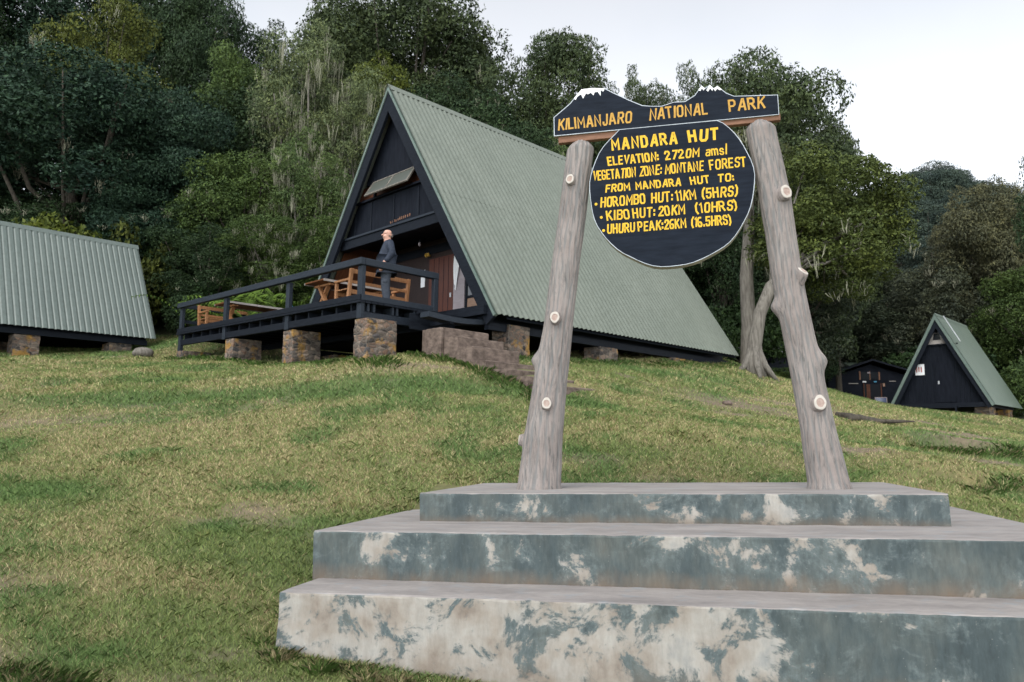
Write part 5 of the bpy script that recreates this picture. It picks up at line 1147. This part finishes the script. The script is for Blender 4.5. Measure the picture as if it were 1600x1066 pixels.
# leaning tree at the end of the lodge
rs_ = np.random.default_rng(5)
cs, rr_ = dome(74, 2.25, 5.1, 2.45, rs_, -.95, (.45, .82), .62, .25, .04, .45)
cs = [c + np.array([3.05, 1.0, 0]) for c in cs]
lt = empty('leaning_tree', (7.7, 24.0, h1(7.7, 24.0)), 'leaning grey-trunked tree with yellowish-green crown at the lodge end', 'tree')
cr = np_mesh('crown', leaves(cs, rr_, 1700, .115, .058, rs_), 4, M['leaf'], lt); cr.color = (.068, .086, .026, 1)
mb = MB(); P_ = [(0, 0, -.4), (-.02, 0, .25), (.02, .02, .9), (.22, .05, 1.9), (.62, .1, 2.8), (1.25, .3, 3.4), (2.1, .6, 4.1), (3.0, 1.0, 5.0)]
mb.tube(P_, [.42, .31, .22, .20, .19, .17, .13, .07], 14)
for a in (.2, 1.2, 2.6, 3.4, 4.6, 5.6): mb.tube([(.1 * math.cos(a), .1 * math.sin(a), .75), (.33 * math.cos(a), .33 * math.sin(a), .2), (.75 * math.cos(a), .75 * math.sin(a), -.25 - .15 * math.cos(a))], [.13, .11, .05], 8)
for i in rs_.permutation(len(cs))[:26]:
    a = np.array(P_[int(rs_.integers(4, 8))], float); c = np.array(cs[i]); mb.tube([a, a + (c - a) * .5 + rs_.normal(size=3) * .15, c], [.075, .05, .015], 6)
mb.build('trunk', M['bark_grey'], lt, smooth=True)
tag(np_mesh('hanging_lichen', strands([c for c in cs if c[2] < 4.6], [r_ for c, r_ in zip(cs, rr_) if c[2] < 4.6], .3, rs_, .25, .7, (5, 12)), 4, M['lichen'], lt), kind='stuff')
# pale straight trunk just behind it
cs, rr_ = dome(30, 1.7, 7.3, 1.9, rs_, -.8, (.4, .75), .6, .2, .05, .5)
pt = empty('pale_trunk_tree', (8.45, 27.0, h1(8.45, 27.0)), 'straight tree with pale trunk beside the leaning tree, lichen tufts above', 'tree')
cr = np_mesh('crown', leaves(cs, rr_, 600, .16, .07, rs_), 4, M['leaf'], pt); cr.color = (.055, .062, .026, 1)
mb = MB(); mb.tube([(-.05, 0, -.8), (0, 0, .2), (.03, 0, 1.6), (.0, 0, 3.4), (.15, 0, 5.2), (.25, 0, 7.2)], [.38, .31, .26, .24, .20, .10], 12)
for i in range(9): c = np.array(cs[i]); a = np.array([.15, 0, 5.0 + .2 * i]); mb.tube([a, (a + c) / 2, c], [.07, .045, .015], 6)
mb.build('trunk', M['bark_grey'], pt, smooth=True)
tag(np_mesh('hanging_lichen', strands(cs, rr_, .8, rs_, .5, 1.3), 4, M['lichen'], pt), kind='stuff')
# ferns on the slope behind the deck
def fern(x, y, n, s, label, seed):
    rs2 = np.random.default_rng(seed); z = h1(x, y); t = empty('fern_clump', (x, y, z), label, 'fern', 'ferns behind the deck'); out = []
    for f in range(n):
        a = rs2.uniform(0, 6.28); ln_ = s * rs2.uniform(.7, 1.2); base = rs2.normal(size=3) * np.array([.35, .35, 0]) * s; up0 = rs2.uniform(.7, 1.15)
        for j in range(1, 17):
            u_ = j / 17; rad_ = ln_ * u_ * .8; zz2 = s * up0 * (1.5 * u_ - 1.05 * u_ * u_); c = base + np.array([math.cos(a) * rad_, math.sin(a) * rad_, zz2]); w_ = .30 * s * (1 - u_) ** .7 * min(1, u_ * 5)
            for sg in (-1, 1):
                sd2 = np.array([-math.sin(a), math.cos(a), 0]) * sg; fw = np.array([math.cos(a), math.sin(a), .1]) * .035 * s
                out.append([c - fw, c + sd2 * w_ * .5 + fw * .8 + [0, 0, -.02], c + sd2 * w_ + fw + [0, 0, -.07 * s], c + fw])
    cr_ = np_mesh('fronds', np.array(out).reshape(-1, 3), 4, M['leaf'], t); cr_.color = (.070, .115, .020, 1)
FERNS = [(-8.3, 25.3, 34, 2.1), (-9.2, 25.8, 32, 2.0), (-7.3, 24.9, 32, 1.9), (-9.9, 27.3, 30, 1.7), (-6.6, 25.6, 28, 1.8), (-8.9, 27.0, 32, 2.3)]
FL = ['bright green fern behind the middle deck bay', 'bright green fern behind the deck, left of the middle bay', 'bright green fern behind the deck, close to the table legs', 'bright green fern clump behind the far left deck bay', 'bright green fern nearest the lodge wall', 'bright green fern at the back of the fern bank']
for k, (q, lb) in enumerate(zip(FERNS, FL)): fern(*q, lb, k)

# ------------------------------------------------------------------ roots / broken turf and stones on the right-hand slope
gx0, gy0 = 8.0, 18.0
rt_ = empty('exposed_roots', (gx0, gy0, h1(gx0, gy0)), 'dark exposed roots and broken turf lying right of the right log post', 'roots'); random.seed(9); mb = MB()
for k in range(9):
    x = -.2; y = random.uniform(-.35, .35); pts = []; a = random.uniform(-.25, .25)
    for j in range(6): pts.append((x, y, max(-.03, h1(gx0 + x, gy0 + y) - h1(gx0, gy0) + .04 + random.uniform(0, .07) - .012 * j))); x += .3; y += a * .3 + random.uniform(-.05, .05)
    mb.tube(pts, [.07, .08, .065, .05, .04, .015], 7)
mb.build('root_tangle', M['bark_dark'], rt_, smooth=True)
for k, (x, y, s, lb) in enumerate(((7.6, 13.0, .09, 'small pale stone lying in the grass right of the platform'), (-11.4, 23.4, .28, 'grey boulder beside the far left pier of the deck'), (4.9, 17.3, .10, 'small brown stone in the bare soil behind the right log post'))):
    rs2 = np.random.default_rng(k); mb = MB(); rows = []
    for i in range(9):
        ph = -math.pi / 2 + math.pi * i / 8; rows.append([(s * math.cos(ph) * math.cos(t) * (1.2 + .3 * mnoise.noise(Vector((math.cos(t), math.sin(t), i * .4 + k * 5)))), s * math.cos(ph) * math.sin(t) * (1 + .3 * mnoise.noise(Vector((math.cos(t), math.sin(t), i * .4 + k * 7)))), s * .65 * math.sin(ph)) for t in np.linspace(0, 2 * math.pi, 15)])
    mb.grid(rows); o_ = mb.build('stone', M['bark_grey'] if k == 1 else M['concrete_step'], None, smooth=True); o_.location = (x, y, h1(x, y) + s * .3); tag(o_, lb, 'stone')

# ------------------------------------------------------------------ grass
def grass(n, seed):
    rs2 = np.random.default_rng(seed)
    d = np.exp(rs2.uniform(math.log(3.4), math.log(37), n) ); az = rs2.uniform(-R(43), R(43), n); x = d * np.tan(az) * .98; y = d
    lx = np.array(PFI)[:3, :3] @ np.stack([x, y, x * 0 + .5]) + np.array(PFI)[:3, 3][:, None]
    inside = (lx[0] > -3.19) & (lx[0] < 3.3) & (lx[1] > 5.47) & (lx[1] < 9.30)
    hl = np.array(HM.inverted())[:3, :3] @ np.stack([x, y, x * 0]) + np.array(HM.inverted())[:3, 3][:, None]
    under = ((hl[0] > .4) & (hl[0] < 10.9) & (hl[1] > .7) & (hl[1] < 8.6)) | ((hl[0] > -1.9) & (hl[1] > 2.2) & (hl[1] < 11.2) & (hl[0] < .5))
    on_steps = (hl[0] > -1.3) & (hl[0] < .1) & (hl[1] < 1.0) & (hl[1] > -2.75)
    dryv, lush, bare = masks(x, y)
    tuft = np.clip((fbm(x * 2.6, y * 2.6, 61, 3) - .5) * 4, 0, 1) * np.clip(fbm(x * .7, y * .7, 62) * 2 - .6, 0, 1)
    keep = ~inside & ~(under & (rs2.random(n) > .12)) & ~on_steps & (rs2.random(n) > bare * .75) & ((y < 30) | ((x > 9) & (y < 37)))
    x, y, d, dryv, lush, bare, tuft = [q[keep] for q in (x, y, d, dryv, lush, bare, tuft)]; m = len(x)
    z = height(x, y)
    h = (.018 + .030 * rs2.random(m) ** 1.5 + .020 * lush + .055 * tuft * rs2.random(m) + .0015 * d) * (1 - .35 * bare)
    wd = np.maximum(.0026, .00062 * d) * rs2.uniform(.7, 1.3, m)
    th = rs2.uniform(0, 6.28, m); b_ = np.stack([np.cos(th), np.sin(th), th * 0], 1) * (wd / 2)[:, None]
    la = rs2.uniform(0, 6.28, m); lean = np.abs(rs2.normal(0, .75, m)) + .25; tip = np.stack([np.cos(la) * lean * h, np.sin(la) * lean * h, h], 1)
    p0 = np.stack([x, y, z - .008], 1); mid = p0 + tip * np.array([.38, .38, .62])
    co = np.stack([p0 - b_, p0 + b_, mid + b_ * .8, p0 + tip, mid - b_ * .8], 1)
    g1 = np.array([.108, .152, .046]); g2 = np.array([.080, .138, .042]); yl = np.array([.205, .205, .072]); st = np.array([.35, .30, .158]); br = np.array([.25, .175, .10])
    rnd = rs2.random(m)[:, None]; c = g1 + (g2 - g1) * np.clip(lush + .25 * rs2.random(m), 0, 1)[:, None]; c = c + (yl - c) * (.55 * rnd * (1 - lush[:, None] * .6))
    isd = (rs2.random(m) < (.04 + .36 * dryv ** 1.3) * (1 - .7 * lush)); k2 = rs2.random(m)[:, None]; c[isd] = (st + (br - st) * k2 ** 2)[isd]
    rust = (tuft > .55) & (rs2.random(m) < .35); c[rust] = c[rust] * .5 + np.array([.120, .085, .025]) * .5
    c *= rs2.uniform(1.1, 1.95, m)[:, None]
    return co.reshape(-1, 3), np.repeat(c, 5, axis=0)
co, cc = grass(1200000, 3)
# longer unmown tufts: front foot of the platform, foot of the piers and steps, and one rusty clump on the lawn
def tufts(spots, seed):
    rs2 = np.random.default_rng(seed); C_, K_ = [], []
    for (cx, cy, sp, n, hh, straw) in spots:
        x = cx + rs2.normal(0, sp, n); y = cy + rs2.normal(0, sp * .7, n); z = height(x, y)
        n = int(n * 1.6); x = cx + rs2.normal(0, sp, n); y = cy + rs2.normal(0, sp * .7, n); z = height(x, y); h = .8 * hh * rs2.uniform(.25, 1.1, n); la = np.arctan2(y - cy, x - cx) + rs2.normal(0, .7, n); lean = rs2.uniform(.2, 1.1, n)
        b_ = np.stack([np.sin(la), -np.cos(la), la * 0], 1) * (max(.0028, .0007 * cy) * rs2.uniform(.6, 1.3, n) / 2)[:, None]; tip = np.stack([np.cos(la) * lean * h, np.sin(la) * lean * h, h * (1 - .25 * lean)], 1)
        p0 = np.stack([x, y, z - .01], 1); mid = p0 + tip * np.array([.36, .36, .68]); C_.append(np.stack([p0 - b_, p0 + b_, mid + b_ * .8, p0 + tip, mid - b_ * .8], 1).reshape(-1, 3))
        c = np.where(rs2.random(n)[:, None] < straw, np.array([.42, .35, .19]), np.array([.095, .165, .036])) * rs2.uniform(.6, 1.3, n)[:, None]; K_.append(np.repeat(c, 5, axis=0))
    return np.concatenate(C_), np.concatenate(K_)
SP = []
random.seed(12)
for k in range(15):
    lx = -3.1 + .28 * k + random.uniform(-.1, .1); g = PF @ Vector((lx, 5.38 + random.uniform(-.12, .03), 0)); SP.append((g.x, g.y, .06, 45, random.uniform(.05, .11), random.choice((.15, .35, .8))))
for k in range(9): g = PF @ Vector((-3.28, 5.5 + .4 * k, 0)); SP.append((g.x, g.y, .06, 80, .09, .2))
SP += [(-3.05, 5.05, .17, 800, .12, .3), (-2.8, 5.0, .10, 400, .13, .05), (-3.4, 5.2, .13, 400, .10, .35), (-1.35, 5.75, .05, 160, .12, .1), (-1.0, 5.62, .05, 150, .10, .8), (-.75, 5.6, .05, 150, .10, .7), (-1.7, 5.9, .05, 140, .12, .5), (-.3, 5.55, .05, 130, .08, .8), (.1, 5.5, .05, 120, .08, .3)]
for yy in np.arange(.2, 11.6, .45): g = HM @ Vector((-2.65 + random.uniform(-.15, .1), yy, 0)); SP.append((g.x, g.y, .16, 110, random.uniform(.12, .26), .05))
for k in range(12): g = HM @ Vector((-1.5 + random.uniform(-.1, .2), .9 - .33 * k, 0)); SP.append((g.x, g.y, .13, 110, random.uniform(.12, .25), .08))
for k in range(22): g = HM @ Vector((.4 + .48 * k, .1 + random.uniform(-.2, .1), 0)); SP.append((g.x, g.y, .16, 80, random.uniform(.10, .2), .1))
for k in range(9): SP.append((7.6 + .35 * k + random.uniform(-.1, .1), 14.25 + .05 * k, .16, 110, .17, .2))
for k in range(7): SP.append((6.6 + .4 * k, 10.95 + .06 * k, .13, 110, .14, .3))
c2, k2 = tufts(SP, 4)
gr = np_mesh('grass', np.concatenate([co, c2]), 5, M['blade'], col=np.concatenate([cc, k2])); tag(gr, kind='stuff')
print('script done', len(bpy.data.objects), 'objects')
